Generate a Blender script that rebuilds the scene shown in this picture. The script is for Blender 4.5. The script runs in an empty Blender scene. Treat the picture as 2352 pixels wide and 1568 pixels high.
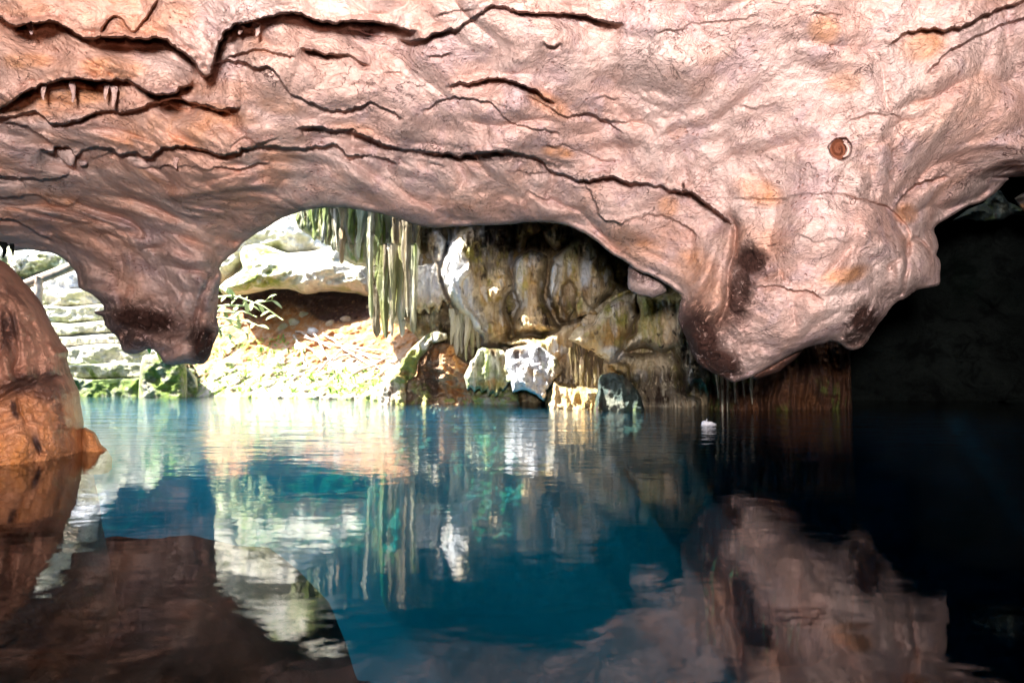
import bpy, math, random
import numpy as np
from mathutils import Vector
R = math.radians
random.seed(7); rng = np.random.default_rng(7)
SC = bpy.context.scene; COL = SC.collection

# ------------------------------------------------------------------ camera, sky, sun, lamp, exposure
F = 1829.0; CX = 1176.0; CY = 784.0; HOR = 860.0; CAMZ = 0.35
PITCH = math.atan((HOR - CY) / F)
cam = bpy.data.cameras.new('camera'); camo = bpy.data.objects.new('camera', cam); COL.objects.link(camo)
camo.location = (0, 0, CAMZ); camo.rotation_euler = (R(90) + PITCH, 0, 0)
cam.lens = 28.0; cam.sensor_width = 36.0; cam.clip_start = 0.05; cam.clip_end = 300
cam.dof.use_dof = True; cam.dof.focus_distance = 4.1; cam.dof.aperture_fstop = 3.2
SC.camera = camo

SUN_EL, SUN_AZ = 53.0, 254.0          # azimuth the sun stands in, clockwise from +Y
w = bpy.data.worlds.new('World'); SC.world = w; w.use_nodes = True
nt = w.node_tree; nt.nodes.clear()
sky = nt.nodes.new('ShaderNodeTexSky'); sky.sky_type = 'NISHITA'; sky.sun_disc = False
sky.sun_elevation = R(SUN_EL); sky.sun_rotation = R(SUN_AZ); sky.altitude = 10; sky.air_density = 1.0; sky.dust_density = 1.5
bg = nt.nodes.new('ShaderNodeBackground'); bg.inputs['Strength'].default_value = 0.15
wo = nt.nodes.new('ShaderNodeOutputWorld')
nt.links.new(sky.outputs[0], bg.inputs[0]); nt.links.new(bg.outputs[0], wo.inputs[0])

sl = bpy.data.lights.new('sun', 'SUN'); sl.energy = 5.0; sl.angle = R(0.5); sl.color = (1.0, 0.96, 0.88)
so = bpy.data.objects.new('sun', sl); COL.objects.link(so)
sd_ = Vector((math.sin(R(SUN_AZ)) * math.cos(R(SUN_EL)), math.cos(R(SUN_AZ)) * math.cos(R(SUN_EL)), math.sin(R(SUN_EL))))
so.rotation_euler = sd_.to_track_quat('Z', 'Y').to_euler(); so.location = (0, 0, 20)

fl = bpy.data.lights.new('photographers_flash', 'SPOT'); fl.energy = 295; fl.color = (1.0, 0.93, 0.94)
fl.spot_size = R(112); fl.spot_blend = 0.9; fl.shadow_soft_size = 0.11
fo = bpy.data.objects.new('photographers_flash', fl); COL.objects.link(fo)
fo.location = (-0.06, -0.55, 0.70)
fo.rotation_euler = (Vector((0.30, 4.0, 0.95)) - fo.location).to_track_quat('-Z', 'Y').to_euler()

SC.view_settings.view_transform = 'Standard'; SC.view_settings.look = 'None'
SC.view_settings.exposure = 2.5; SC.view_settings.gamma = 1.0
cy = SC.cycles
cy.max_bounces = 7; cy.diffuse_bounces = 3; cy.glossy_bounces = 4; cy.transmission_bounces = 4
cy.transparent_max_bounces = 8; cy.volume_bounces = 0; cy.caustics_reflective = False; cy.caustics_refractive = False
cy.sample_clamp_indirect = 6.0; cy.use_denoising = True

# ------------------------------------------------------------------ maths helpers
cp, sp = math.cos(PITCH), math.sin(PITCH)
def proj(x, y, D):
    """pixel (2352 wide photo) + horizontal distance D -> world point(s)"""
    x = np.asarray(x, float); y = np.asarray(y, float); D = np.asarray(D, float)
    u = (x - CX) / F; v = (CY - y) / F
    ry = cp - v * sp; rz = sp + v * cp
    t = D / ry
    return np.stack([u * t, D + 0 * u, CAMZ + rz * t], -1)

def _hash(ix, iy, iz, seed):
    h = (ix * 374761393 + iy * 668265263 + iz * 2147483647 + seed * 974634777) & 0xFFFFFFFF
    h = ((h ^ (h >> 13)) * 1274126177) & 0xFFFFFFFF
    h = ((h ^ (h >> 16)) * 2246822519) & 0xFFFFFFFF
    return h ^ (h >> 15)
def vnoise(p, seed=0):
    """gradient noise, p (...,3), about -1..1"""
    i = np.floor(p).astype(np.int64); f = p - i
    u = f * f * f * (f * (f * 6 - 15) + 10)
    out = 0
    for dx in (0, 1):
        wx = u[..., 0] if dx else 1 - u[..., 0]
        for dy in (0, 1):
            wy = u[..., 1] if dy else 1 - u[..., 1]
            for dz in (0, 1):
                wz = u[..., 2] if dz else 1 - u[..., 2]
                h = _hash(i[..., 0] + dx, i[..., 1] + dy, i[..., 2] + dz, seed)
                g = ((h & 1023) / 511.5 - 1) * (f[..., 0] - dx) + (((h >> 10) & 1023) / 511.5 - 1) * (f[..., 1] - dy) \
                    + (((h >> 20) & 1023) / 511.5 - 1) * (f[..., 2] - dz)
                out = out + wx * wy * wz * g
    return out * 1.5
def fbm(p, octv=4, seed=0, gain=0.5):
    s = 0; a = 1
    for k in range(octv):
        s = s + a * vnoise(p * 2.03 ** k + 17.3 * k, seed + k); a *= gain
    return s
def ridged(p, octv=3, seed=0):
    s = 0; a = 1
    for k in range(octv):
        s = s + a * (1 - 2 * np.abs(vnoise(p * 2.1 ** k + 9.1 * k, seed + k))); a *= .5
    return s
def sstep(a, b, x):
    t = np.clip((x - a) / (b - a), 0, 1); return t * t * (3 - 2 * t)
def smooth_line(pts, sub=4):
    P = np.array(pts, float); n = len(P)
    if n < 3: return P
    Q = np.vstack([2 * P[0] - P[1], P, 2 * P[-1] - P[-2]]); out = []
    for i in range(1, n):
        a, b, c, d = Q[i - 1], Q[i], Q[i + 1], Q[i + 2]
        for t in np.linspace(0, 1, sub, endpoint=False):
            out.append(.5 * ((2 * b) + (c - a) * t + (2 * a - 5 * b + 4 * c - d) * t * t + (3 * b - a - 3 * c + d) * t ** 3))
    out.append(P[-1]); return np.array(out)
def smooth_ring(pts, sub=3):
    P = np.array(pts, float); n = len(P); out = []
    for i in range(n):
        a, b, c, d = P[i - 1], P[i], P[(i + 1) % n], P[(i + 2) % n]
        m0 = (c - a) * .35; m1 = (d - b) * .35
        for t in np.linspace(0, 1, sub, endpoint=False):
            out.append((2 * t ** 3 - 3 * t * t + 1) * b + (t ** 3 - 2 * t * t + t) * m0 + (3 * t * t - 2 * t ** 3) * c + (t ** 3 - t * t) * m1)
    return np.array(out)
def poly_sd(X, Y, poly):
    """signed distance to a closed polygon (inside > 0) and nearest boundary point"""
    best = np.full(X.shape, 1e18); nx = np.zeros(X.shape); ny = np.zeros(X.shape); ins = np.zeros(X.shape, bool)
    n = len(poly)
    for i in range(n):
        ax, ay = poly[i]; bx, by = poly[(i + 1) % n]
        dx, dy = bx - ax, by - ay; L = dx * dx + dy * dy
        if L < 1e-9: continue
        t = np.clip(((X - ax) * dx + (Y - ay) * dy) / L, 0, 1)
        qx = ax + t * dx; qy = ay + t * dy
        d = (X - qx) ** 2 + (Y - qy) ** 2
        m = d < best
        best = np.where(m, d, best); nx = np.where(m, qx, nx); ny = np.where(m, qy, ny)
        if by != ay:
            c = ((ay > Y) != (by > Y)) & (X < (bx - ax) * (Y - ay) / (by - ay) + ax)
            ins ^= c
    d = np.sqrt(best)
    return np.where(ins, d, -d), nx, ny

# ------------------------------------------------------------------ object helpers
def tag(o, label=None, cat=None, group=None, kind=None):
    if label: o['label'] = label
    if cat: o['category'] = cat
    if group: o['group'] = group
    if kind: o['kind'] = kind
    return o
def mesh_obj(name, V, faces, mat, parent=None, attrs=None, smooth=True, origin=None):
    V = np.asarray(V, float)
    if origin is None:
        lo = V.min(0); hi = V.max(0); origin = np.array([(lo[0] + hi[0]) / 2, (lo[1] + hi[1]) / 2, lo[2]])
        if parent is not None: origin = np.zeros(3)
    origin = np.asarray(origin, float)
    V = V - origin
    me = bpy.data.meshes.new(name)
    if isinstance(faces, np.ndarray):
        k = faces.shape[1]; nf = len(faces)
        me.vertices.add(len(V)); me.vertices.foreach_set('co', V.astype(np.float32).ravel())
        me.loops.add(nf * k); me.loops.foreach_set('vertex_index', faces.astype(np.int32).ravel())
        me.polygons.add(nf)
        me.polygons.foreach_set('loop_start', np.arange(0, nf * k, k, dtype=np.int32))
        me.polygons.foreach_set('loop_total', np.full(nf, k, np.int32))
        me.update(calc_edges=True); me.validate()
    else:
        me.from_pydata([tuple(v) for v in V], [], faces); me.update()
    if smooth: me.polygons.foreach_set('use_smooth', [True] * len(me.polygons))
    if attrs:
        for k, a in attrs.items():
            at = me.attributes.new(k, 'FLOAT', 'POINT'); at.data.foreach_set('value', np.asarray(a, np.float32))
    me.materials.append(mat)
    o = bpy.data.objects.new(name, me); COL.objects.link(o)
    if parent is not None:
        o.parent = parent; o.location = -Vector(parent.location) + Vector(origin)
    else: o.location = origin
    return o
def empty(name, loc):
    o = bpy.data.objects.new(name, None); COL.objects.link(o); o.location = loc; o.empty_display_size = .2
    return o

# ------------------------------------------------------------------ materials
class NT:
    def __init__(s, name):
        s.m = bpy.data.materials.new(name); s.m.use_nodes = True; s.t = s.m.node_tree; s.t.nodes.clear()
        s.out = s.n('ShaderNodeOutputMaterial')
    def n(s, typ, **kw):
        nd = s.t.nodes.new(typ)
        for k, v in kw.items(): setattr(nd, k, v)
        return nd
    def l(s, a, b): s.t.links.new(a, b)
    def noise(s, vec, scale, detail=4, rough=.55, dist=0.0):
        nd = s.n('ShaderNodeTexNoise'); nd.inputs['Scale'].default_value = scale; nd.inputs['Detail'].default_value = detail
        nd.inputs['Roughness'].default_value = rough; nd.inputs['Distortion'].default_value = dist
        s.l(vec, nd.inputs['Vector']); return nd.outputs[0]
    def ramp(s, fac, a, b, ca=0.0, cb=1.0):
        nd = s.n('ShaderNodeMapRange'); nd.clamp = True
        for i, v in enumerate((a, b, ca, cb)): nd.inputs[1 + i].default_value = v
        nd.interpolation_type = 'SMOOTHSTEP'
        s.l(fac, nd.inputs[0]); return nd.outputs[0]
    def math(s, op, a, b=None, clamp=False):
        nd = s.n('ShaderNodeMath', operation=op, use_clamp=clamp)
        for i, v in enumerate((a, b)):
            if v is None: continue
            if isinstance(v, (int, float)): nd.inputs[i].default_value = v
            else: s.l(v, nd.inputs[i])
        return nd.outputs[0]
    def mix(s, fac, a, b, typ='MIX'):
        nd = s.n('ShaderNodeMix', data_type='RGBA', blend_type=typ)
        for k, v in ((0, fac), (6, a), (7, b)):
            if isinstance(v, (int, float)): nd.inputs[k].default_value = v
            elif isinstance(v, tuple): nd.inputs[k].default_value = (*v, 1)
            else: s.l(v, nd.inputs[k])
        return nd.outputs[2]
    def attr(s, name):
        nd = s.n('ShaderNodeAttribute'); nd.attribute_name = name; return nd.outputs['Fac']
    def scaled(s, vec, sc, rot=(0, 0, 0)):
        nd = s.n('ShaderNodeMapping'); nd.inputs['Scale'].default_value = sc; nd.inputs['Rotation'].default_value = rot
        s.l(vec, nd.inputs[0]); return nd.outputs[0]

def rock_mat(name, c1, c2, c3, c_or=(.72, .36, .15), stain_shade=(.07, .032, .024), moss=(.10, .16, .03), scale=1.0, rough=.75,
             bump=1.0, shells=False, stretch=(1, 1, 1), fleck=.5, or_noise=.0, grain=1.0, moss_noise=0.0, fine=1.0, cracks=0.0, pits=0.0, spec=.35):
    s = NT(name); pos = s.n('ShaderNodeNewGeometry').outputs['Position']
    v = s.scaled(pos, stretch)
    n1 = s.noise(v, 1.3 * scale, 5, .6, .6); n2 = s.noise(v, 6 * scale, 5, .6, .4); n3 = s.noise(v, 28 * scale, 4, .6)
    col = s.mix(s.ramp(n1, .38, .62), c1, c2)
    col = s.mix(s.math('MULTIPLY', s.ramp(n2, .47, .66), .85), col, c3)
    n4 = s.noise(s.scaled(v, (1, 1, 1), (.3, .2, 1)), 2.6 * scale, 4, .6, .9)
    orf = s.math('ADD', s.attr('orange'), s.math('MULTIPLY', s.ramp(n4, .55, .72), or_noise))
    orf = s.math('MULTIPLY', orf, s.ramp(n2, .30, .60, .45, 1.0), True)
    col = s.mix(orf, col, c_or)
    # little reddish flecks and pits
    vo = s.n('ShaderNodeTexVoronoi'); vo.inputs['Scale'].default_value = 34 * scale; s.l(v, vo.inputs['Vector'])
    fk = s.math('MULTIPLY', s.ramp(vo.outputs['Distance'], .16, .30, 1, 0), s.ramp(n2, .5, .62))
    col = s.mix(s.math('MULTIPLY', fk, fleck), col, (c_or[0] * .55, c_or[1] * .45, c_or[2] * .6))
    col = s.mix(s.ramp(n3, .35, .7, .0, .38 * fleck + .1), col, (c1[0] * .55, c1[1] * .5, c1[2] * .5))
    n5 = s.noise(v, 15 * scale, 5, .7, .8)
    stf = s.math('MULTIPLY', s.attr('stain_shade'), s.ramp(s.math('ADD', n5, s.math('MULTIPLY', s.attr('stain_shade'), .17)), .48, .60), True)
    col = s.mix(stf, col, stain_shade)
    n6 = s.noise(v, 3.5 * scale, 5, .7, .5)
    msf = s.math('MULTIPLY', s.math('ADD', s.attr('moss'), moss_noise, True), s.ramp(n6, .44, .58), True)
    mcol = s.mix(s.ramp(n5, .35, .65), moss, (moss[0] * 1.9, moss[1] * 1.5, moss[2] * 1.2))
    col = s.mix(msf, col, mcol)
    col = s.mix(s.math('MULTIPLY', s.attr('pale'), s.ramp(n2, .35, .55, .35, 1.0), True), col, (.74, .77, .80))
    b = s.n('ShaderNodeBsdfPrincipled'); b.inputs['Roughness'].default_value = rough
    b.inputs['Specular IOR Level'].default_value = spec
    # relief: wrinkles (ridged), lumps, grain
    w1 = s.noise(s.scaled(v, (1, 1, 1.7)), 16 * scale, 6, .62, 1.2)
    rid = s.math('ABSOLUTE', s.math('SUBTRACT', w1, .5)); rid = s.ramp(rid, 0, .10)
    w2 = s.noise(v, 60 * scale, 5, .65, .3)
    w3 = s.noise(v, 9 * scale, 4, .6, .5)
    h = s.math('ADD', s.math('MULTIPLY', rid, .17 * fine), s.math('MULTIPLY', w2, .60 * grain))
    h = s.math('ADD', h, s.math('MULTIPLY', w3, 1.6))
    h = s.math('SUBTRACT', h, s.math('MULTIPLY', fk, .3))
    if pits:
        vp = s.n('ShaderNodeTexVoronoi'); vp.inputs['Scale'].default_value = 9.0; s.l(s.scaled(pos, (1, 1, .8)), vp.inputs['Vector'])
        sc_ = s.n('ShaderNodeSeparateColor'); s.l(vp.outputs['Color'], sc_.inputs[0])
        pr = s.math('MULTIPLY', sc_.outputs[0], .34)
        pt = s.ramp(s.math('SUBTRACT', vp.outputs['Distance'], pr), -.05, .03, 1, 0)
        pt = s.math('MULTIPLY', pt, s.ramp(s.noise(pos, 2.4, 3), .42, .55)); pt = s.math('MULTIPLY', pt, pits)
        h = s.math('SUBTRACT', h, s.math('MULTIPLY', pt, 1.5)); col = s.mix(pt, col, (.05, .03, .02))
    if cracks:
        for fr_, sd, wd, am in ((2.6, 3, .0055, .9), (6.5, 8, .010, .6)):
            cn = s.noise(s.scaled(v, (1, 1.1, 2.0), (.1 * sd, 0, .15)), fr_, 5, .58, 1.1)
            ln = s.ramp(s.math('ABSOLUTE', s.math('SUBTRACT', cn, .5)), wd * .25, wd, 1, 0)
            ln = s.math('MULTIPLY', ln, s.ramp(s.noise(s.scaled(v, (1, 1, 1), (0, sd, 0)), 2.2, 3, .6), .52, .62))
            ln = s.math('MULTIPLY', ln, am * cracks)
            h = s.math('SUBTRACT', h, s.math('MULTIPLY', ln, 1.1))
            col = s.mix(s.math('MULTIPLY', ln, .75), col, (.17, .08, .07))
    if shells:
        v2 = s.n('ShaderNodeTexVoronoi'); v2.inputs['Scale'].default_value = 13.0; s.l(pos, v2.inputs['Vector'])
        sep = s.n('ShaderNodeSeparateColor'); s.l(v2.outputs['Color'], sep.inputs[0])
        rad = s.math('ADD', s.math('MULTIPLY', sep.outputs[0], .22), .10)
        ring = s.ramp(s.math('ABSOLUTE', s.math('SUBTRACT', v2.outputs['Distance'], rad)), .012, .035, 1, 0)
        arc = s.math('MULTIPLY', ring, s.ramp(s.noise(pos, 22, 2), .50, .56))
        arc = s.math('MULTIPLY', arc, s.math('GREATER_THAN', sep.outputs[1], .35)); arc = s.math('MULTIPLY', arc, s.attr('shells'))
        h = s.math('SUBTRACT', h, s.math('MULTIPLY', arc, .55))
        col = s.mix(s.math('MULTIPLY', arc, .65), col, (.16, .06, .045))
    s.l(col, b.inputs['Base Color'])
    bp = s.n('ShaderNodeBump'); bp.inputs['Strength'].default_value = min(1, bump); bp.inputs['Distance'].default_value = .018 / scale * max(1, bump)
    s.l(h, bp.inputs['Height']); s.l(bp.outputs[0], b.inputs['Normal']); s.l(b.outputs[0], s.out.inputs[0])
    return s.m
def plain(name, col, rough=.7, var=.35, scale=20, bump=.3, spec=.4):
    s = NT(name); pos = s.n('ShaderNodeNewGeometry').outputs['Position']
    n = s.noise(pos, scale, 5, .65, .3)
    c = s.mix(s.ramp(n, .3, .7), tuple(x * (1 - var) for x in col), tuple(min(.95, x * (1 + var * .6)) for x in col))
    b = s.n('ShaderNodeBsdfPrincipled'); b.inputs['Roughness'].default_value = rough; b.inputs['Specular IOR Level'].default_value = spec
    s.l(c, b.inputs['Base Color'])
    bp = s.n('ShaderNodeBump'); bp.inputs['Strength'].default_value = bump; bp.inputs['Distance'].default_value = .01
    s.l(n, bp.inputs['Height']); s.l(bp.outputs[0], b.inputs['Normal']); s.l(b.outputs[0], s.out.inputs[0])
    return s.m

M = {}
M['pink'] = rock_mat('pink_limestone', (.75, .47, .38), (.81, .59, .51), (.64, .45, .43), c_or=(.76, .36, .18), shells=True, or_noise=.35, cracks=1.0,
                     stretch=(1, .6, 1.1), rough=.92, spec=.14)
M['boulder'] = rock_mat('wet_orange_limestone', (.40, .19, .12), (.52, .27, .18), (.22, .09, .06), c_or=(.56, .21, .045), or_noise=.3, rough=.36, cracks=.8,
                        stretch=(1, 1, .7), fleck=.6)
M['pale'] = rock_mat('pale_limestone', (.60, .56, .46), (.74, .71, .62), (.42, .40, .30), c_or=(.62, .36, .14), scale=.55, or_noise=.1, rough=.85, moss_noise=.25,
                     moss=(.16, .21, .05))
M['mossy'] = rock_mat('mossy_limestone', (.42, .42, .30), (.52, .50, .38), (.22, .22, .14), c_or=(.45, .30, .10), scale=.6, rough=.85, moss_noise=.75,
                      moss=(.09, .15, .03))
M['curtain'] = rock_mat('green_white_flowstone', (.60, .60, .47), (.74, .74, .64), (.30, .31, .17), c_or=(.52, .27, .06), scale=.7, or_noise=.45, rough=.6,
                        stretch=(2.2, 1, .25), moss_noise=.45, moss=(.14, .22, .05), stain_shade=(.10, .06, .02), pits=.5)
M['flow'] = rock_mat('tan_flowstone', (.72, .57, .36), (.80, .70, .52), (.46, .30, .18), c_or=(.50, .30, .08), scale=.8, or_noise=.3, rough=.65, pits=.8,
                     stretch=(1.5, 1, .45), moss_noise=.2, moss=(.26, .27, .08), stain_shade=(.045, .026, .016))
M['dark'] = rock_mat('shade_dark_rock', (.016, .020, .018), (.028, .034, .030), (.006, .007, .007), c_or=(.02, .02, .01), scale=.6, rough=.85,
                     moss=(.004, .012, .009), spec=.06)  # near-black colour puts the unlit chamber's darkness into the rock
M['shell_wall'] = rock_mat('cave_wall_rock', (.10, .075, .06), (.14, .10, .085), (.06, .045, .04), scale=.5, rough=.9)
M['soil'] = rock_mat('orange_soil', (.46, .40, .31), (.58, .52, .43), (.26, .19, .12), c_or=(.46, .20, .06), scale=1.2, rough=.95, or_noise=.12, moss_noise=.0,
                     moss=(.20, .30, .06))
M['greyrock'] = rock_mat('grey_white_rock', (.66, .67, .70), (.78, .79, .82), (.40, .42, .46), c_or=(.5, .33, .12), scale=1.0, rough=.7)
M['teal'] = rock_mat('teal_rock', (.035, .055, .050), (.06, .085, .075), (.018, .03, .027), c_or=(.2, .2, .15), scale=.8, rough=.7)  # even blue-green base colour, boulder and chamber ledge alike
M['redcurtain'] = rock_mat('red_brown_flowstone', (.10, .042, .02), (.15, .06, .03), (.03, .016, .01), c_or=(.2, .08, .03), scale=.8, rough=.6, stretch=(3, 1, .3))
M['floor'] = rock_mat('pool_floor_limestone', (.34, .36, .34), (.42, .44, .42), (.22, .24, .23), scale=.45, rough=.9, stain_shade=(.032, .018, .012))
M['wood'] = plain('weathered_wood', (.42, .33, .26), .8, .4, 14)
M['stick'] = plain('dead_twig', (.46, .37, .31), .85, .4, 30)
M['leaf'] = plain('green_leaf', (.20, .36, .05), .45, .35, 9, .1)
M['leaf_pale'] = plain('pale_leaf', (.50, .58, .26), .5, .25, 9, .1)
M['white'] = plain('white_petal', (.88, .86, .90), .5, .12, 60, .4)
M['cast'] = plain('fossil_cast', (.17, .05, .02), .8, .2, 90, .2)
M['castpale'] = plain('fossil_infill', (.72, .50, .42), .8, .2, 60, .5)

# ------------------------------------------------------------------ relief solids (front sheet + back sheet meeting at the outline)
def relief(name, outline, D, bulge=.3, back=.4, Rr=40, step=3.0, mat=None, parent=None, amp=.05, nscale=2.0, flute=0.0, ffreq=3.0,
           rough_edge=2.0, attrs_fn=None, extra=None, seed=0, ang=0.0, origin=None, pit=0.0):
    P = smooth_ring(outline, 3)
    n = len(P); j = fbm(np.stack([P[:, 0] * .045, P[:, 1] * .045, np.full(n, seed * 3.1)], -1), 3, seed)
    j2 = fbm(np.stack([P[:, 0] * .045, P[:, 1] * .045, np.full(n, seed * 3.1 + 50)], -1), 3, seed + 5)
    P = P + np.stack([j, j2], -1) * rough_edge
    x0, y0 = P.min(0) - 2 * step; x1, y1 = P.max(0) + 2 * step
    xs = np.arange(x0, x1 + step, step); ys = np.arange(y0, y1 + step, step)
    X, Y = np.meshgrid(xs, ys)
    sd, nx, ny = poly_sd(X, Y, P)
    snap = (sd <= 0) & (sd > -step * 1.05)
    X = np.where(snap, nx, X); Y = np.where(snap, ny, Y); d = np.where(snap, 0, sd)
    ok = (sd > 0) | snap
    q = ok[:-1, :-1] & ok[1:, :-1] & ok[1:, 1:] & ok[:-1, 1:]
    pos_ = (sd > 0)
    q &= (pos_[:-1, :-1] | pos_[1:, :-1] | pos_[1:, 1:] | pos_[:-1, 1:])
    Dm = D(X, Y) if callable(D) else np.full(X.shape, float(D))
    t = np.clip(d / Rr, 0, 1); prof = np.sqrt(np.clip(1 - (1 - t) ** 2, 0, 1)); e = sstep(0, .25, t)
    W = proj(X, Y, Dm)
    disp = amp * fbm(W * nscale, 5, seed + 11)
    disp += amp * .5 * ridged(W * nscale * 1.7 * np.array([1, 1, 1.5]), 3, seed + 21)
    if flute:
        wv = W * np.array([ffreq, ffreq, ffreq * .09]); wv[..., 0] += .6 * fbm(W * 1.5, 2, seed + 31)
        f = vnoise(wv, seed + 41); f2 = vnoise(wv * 2.3 + 5, seed + 42)
        disp += flute * (1 - 2.2 * np.abs(f)) + flute * .5 * (1 - 2.2 * np.abs(f2)) - flute * .4
    if pit:
        disp -= pit * sstep(.35, .6, vnoise(W * 9, seed + 51))
    df = Dm - bulge * prof - disp * e
    if extra is not None: df = df + extra(X, Y, d) * e
    db = Dm + back * prof
    idx = -np.ones(X.shape, int)
    used = np.zeros(X.shape, bool)
    used[:-1, :-1] |= q; used[1:, :-1] |= q; used[1:, 1:] |= q; used[:-1, 1:] |= q
    N = used.sum(); idx[used] = np.arange(N)
    Vf = proj(X[used], Y[used], df[used])
    inner = used & (d > 0)
    idb = idx.copy(); idb[inner] = N + np.arange(inner.sum())
    Vb = proj(X[inner], Y[inner], db[inner])
    r, c = np.nonzero(q)
    ff = np.stack([idx[r, c], idx[r + 1, c], idx[r + 1, c + 1], idx[r, c + 1]], 1)
    fb = np.stack([idb[r, c], idb[r, c + 1], idb[r + 1, c + 1], idb[r + 1, c]], 1)
    V = np.vstack([Vf, Vb]); Fc = np.vstack([ff, fb])
    attrs = {'stain_shade': np.zeros(len(V)), 'orange': np.zeros(len(V)), 'moss': np.zeros(len(V))}
    if attrs_fn:
        a = attrs_fn(X, Y)
        for k, val in a.items():
            val = np.broadcast_to(val, X.shape)
            attrs[k] = np.concatenate([val[used], val[inner]])
    return mesh_obj(name, V, Fc, mat, parent, attrs, origin=origin)

def blob(X, Y, cx, cy, rx, ry, rot=0):
    c, s_ = math.cos(R(rot)), math.sin(R(rot)); dx = X - cx; dy = Y - cy
    return np.clip(1.25 - 1.25 * (((dx * c + dy * s_) / rx) ** 2 + ((-dx * s_ + dy * c) / ry) ** 2) * .8, 0, 1)
def zf(ox, oy, k): return lambda pts: [(ox + a * k, oy + b * k) for a, b in pts]
z1 = zf(0, 0, .3646); z2 = zf(735, 0, .3646); z3 = zf(1494.5, 0, .3646); z4 = zf(0, 459.4, .3906)
z5 = zf(459.4, 459.4, .3125); z6 = zf(918.75, 459.4, .3125); s1 = zf(1347.5, 459.4, .3516); s2 = zf(1837.5, 367.5, .3517)
t1 = zf(0, 520.6, .2539); t2 = zf(465.5, 581.9, .2226)
# ------------------------------------------------------------------ the cave ceiling with its hanging rocks
edge = [(-800, 560), (-300, 565)] + z4([(0, 265), (40, 290), (60, 285), (100, 300), (170, 290), (235, 303), (300, 310), (370, 345), (430, 400), (455, 460), (465, 515), (520, 545),
      (570, 580), (610, 630), (603, 650), (580, 648), (553, 655), (565, 672), (605, 685), (615, 735), (660, 780), (695, 815), (715, 870), (740, 900), (800, 905),
      (860, 880), (900, 878), (940, 915), (970, 960), (1020, 970), (1090, 962), (1160, 965), (1205, 958), (1240, 910), (1255, 850), (1278, 800),
      (1290, 760), (1275, 700), (1280, 640), (1285, 560), (1298, 480), (1303, 440), (1290, 400), (1330, 350), (1390, 300), (1420, 265), (1480, 215), (1568, 165)]) + \
    [(640, 505), (670, 493), (710, 482), (760, 475), (810, 480), (860, 488), (900, 498), (950, 514), (1000, 524), (1040, 521), (1090, 518), (1150, 517), (1200, 512),
     (1240, 510), (1290, 515), (1330, 530), (1370, 555), (1400, 580), (1430, 597), (1449, 611)] + \
    s1([(340, 465), (430, 500), (510, 545), (560, 580), (618, 625), (605, 700), (598, 790), (625, 850), (660, 930), (690, 1010), (745, 1085), (800, 1115), (870, 1150),
        (955, 1190), (990, 1180), (1085, 1150), (1200, 1080), (1290, 1030), (1400, 975), (1520, 940), (1600, 925), (1650, 940), (1690, 965)]) + \
    s2([(290, 1225), (340, 1240), (400, 1225), (440, 1180), (500, 1090), (560, 1010), (620, 935), (700, 895), (760, 850), (850, 830), (905, 815), (915, 750), (915, 660),
        (890, 625), (895, 600), (905, 570), (895, 520), (875, 455), (905, 415), (1000, 360), (1100, 300), (1200, 270), (1300, 190), (1370, 120), (1463, 110)]) + [(3200, 390)]
edge = np.array(edge, float)
E = smooth_line(edge, 3)
j = fbm(np.stack([E[:, 0] * .06, E[:, 1] * .06, 0 * E[:, 0]], -1), 3, 3); j2 = fbm(np.stack([E[:, 0] * .06, E[:, 1] * .06, 0 * E[:, 0] + 9], -1), 3, 4)
E = E + np.stack([j, j2], -1) * 1.6
TOP = -1100.0
Pc = np.vstack([[(-800, TOP)], E, [(3200, TOP)]])
ST = 2.4
xs = np.arange(-796, 3196, ST); xs = xs[(xs > -400) | (np.arange(len(xs)) % 3 == 0)]; xs = xs[(xs < 2750) | (np.arange(len(xs)) % 3 == 0)]
ys = np.concatenate([np.arange(TOP + 2, -120, 9.0), np.arange(-118, 900, ST)])
X, Y = np.meshgrid(xs, ys)
low = Y > 360
SDc = np.full(X.shape, 500.0); NX = X.copy(); NY = Y.copy()
r0 = np.searchsorted(ys, 330)
a_, b_, c_ = poly_sd(X[r0:], Y[r0:], Pc); SDc[r0:] = a_; NX[r0:] = b_; NY[r0:] = c_
snap = (SDc <= 0) & (SDc > -ST * 1.05)
X = np.where(snap, NX, X); Y = np.where(snap, NY, Y); dC = np.where(snap, 0, SDc)

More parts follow.
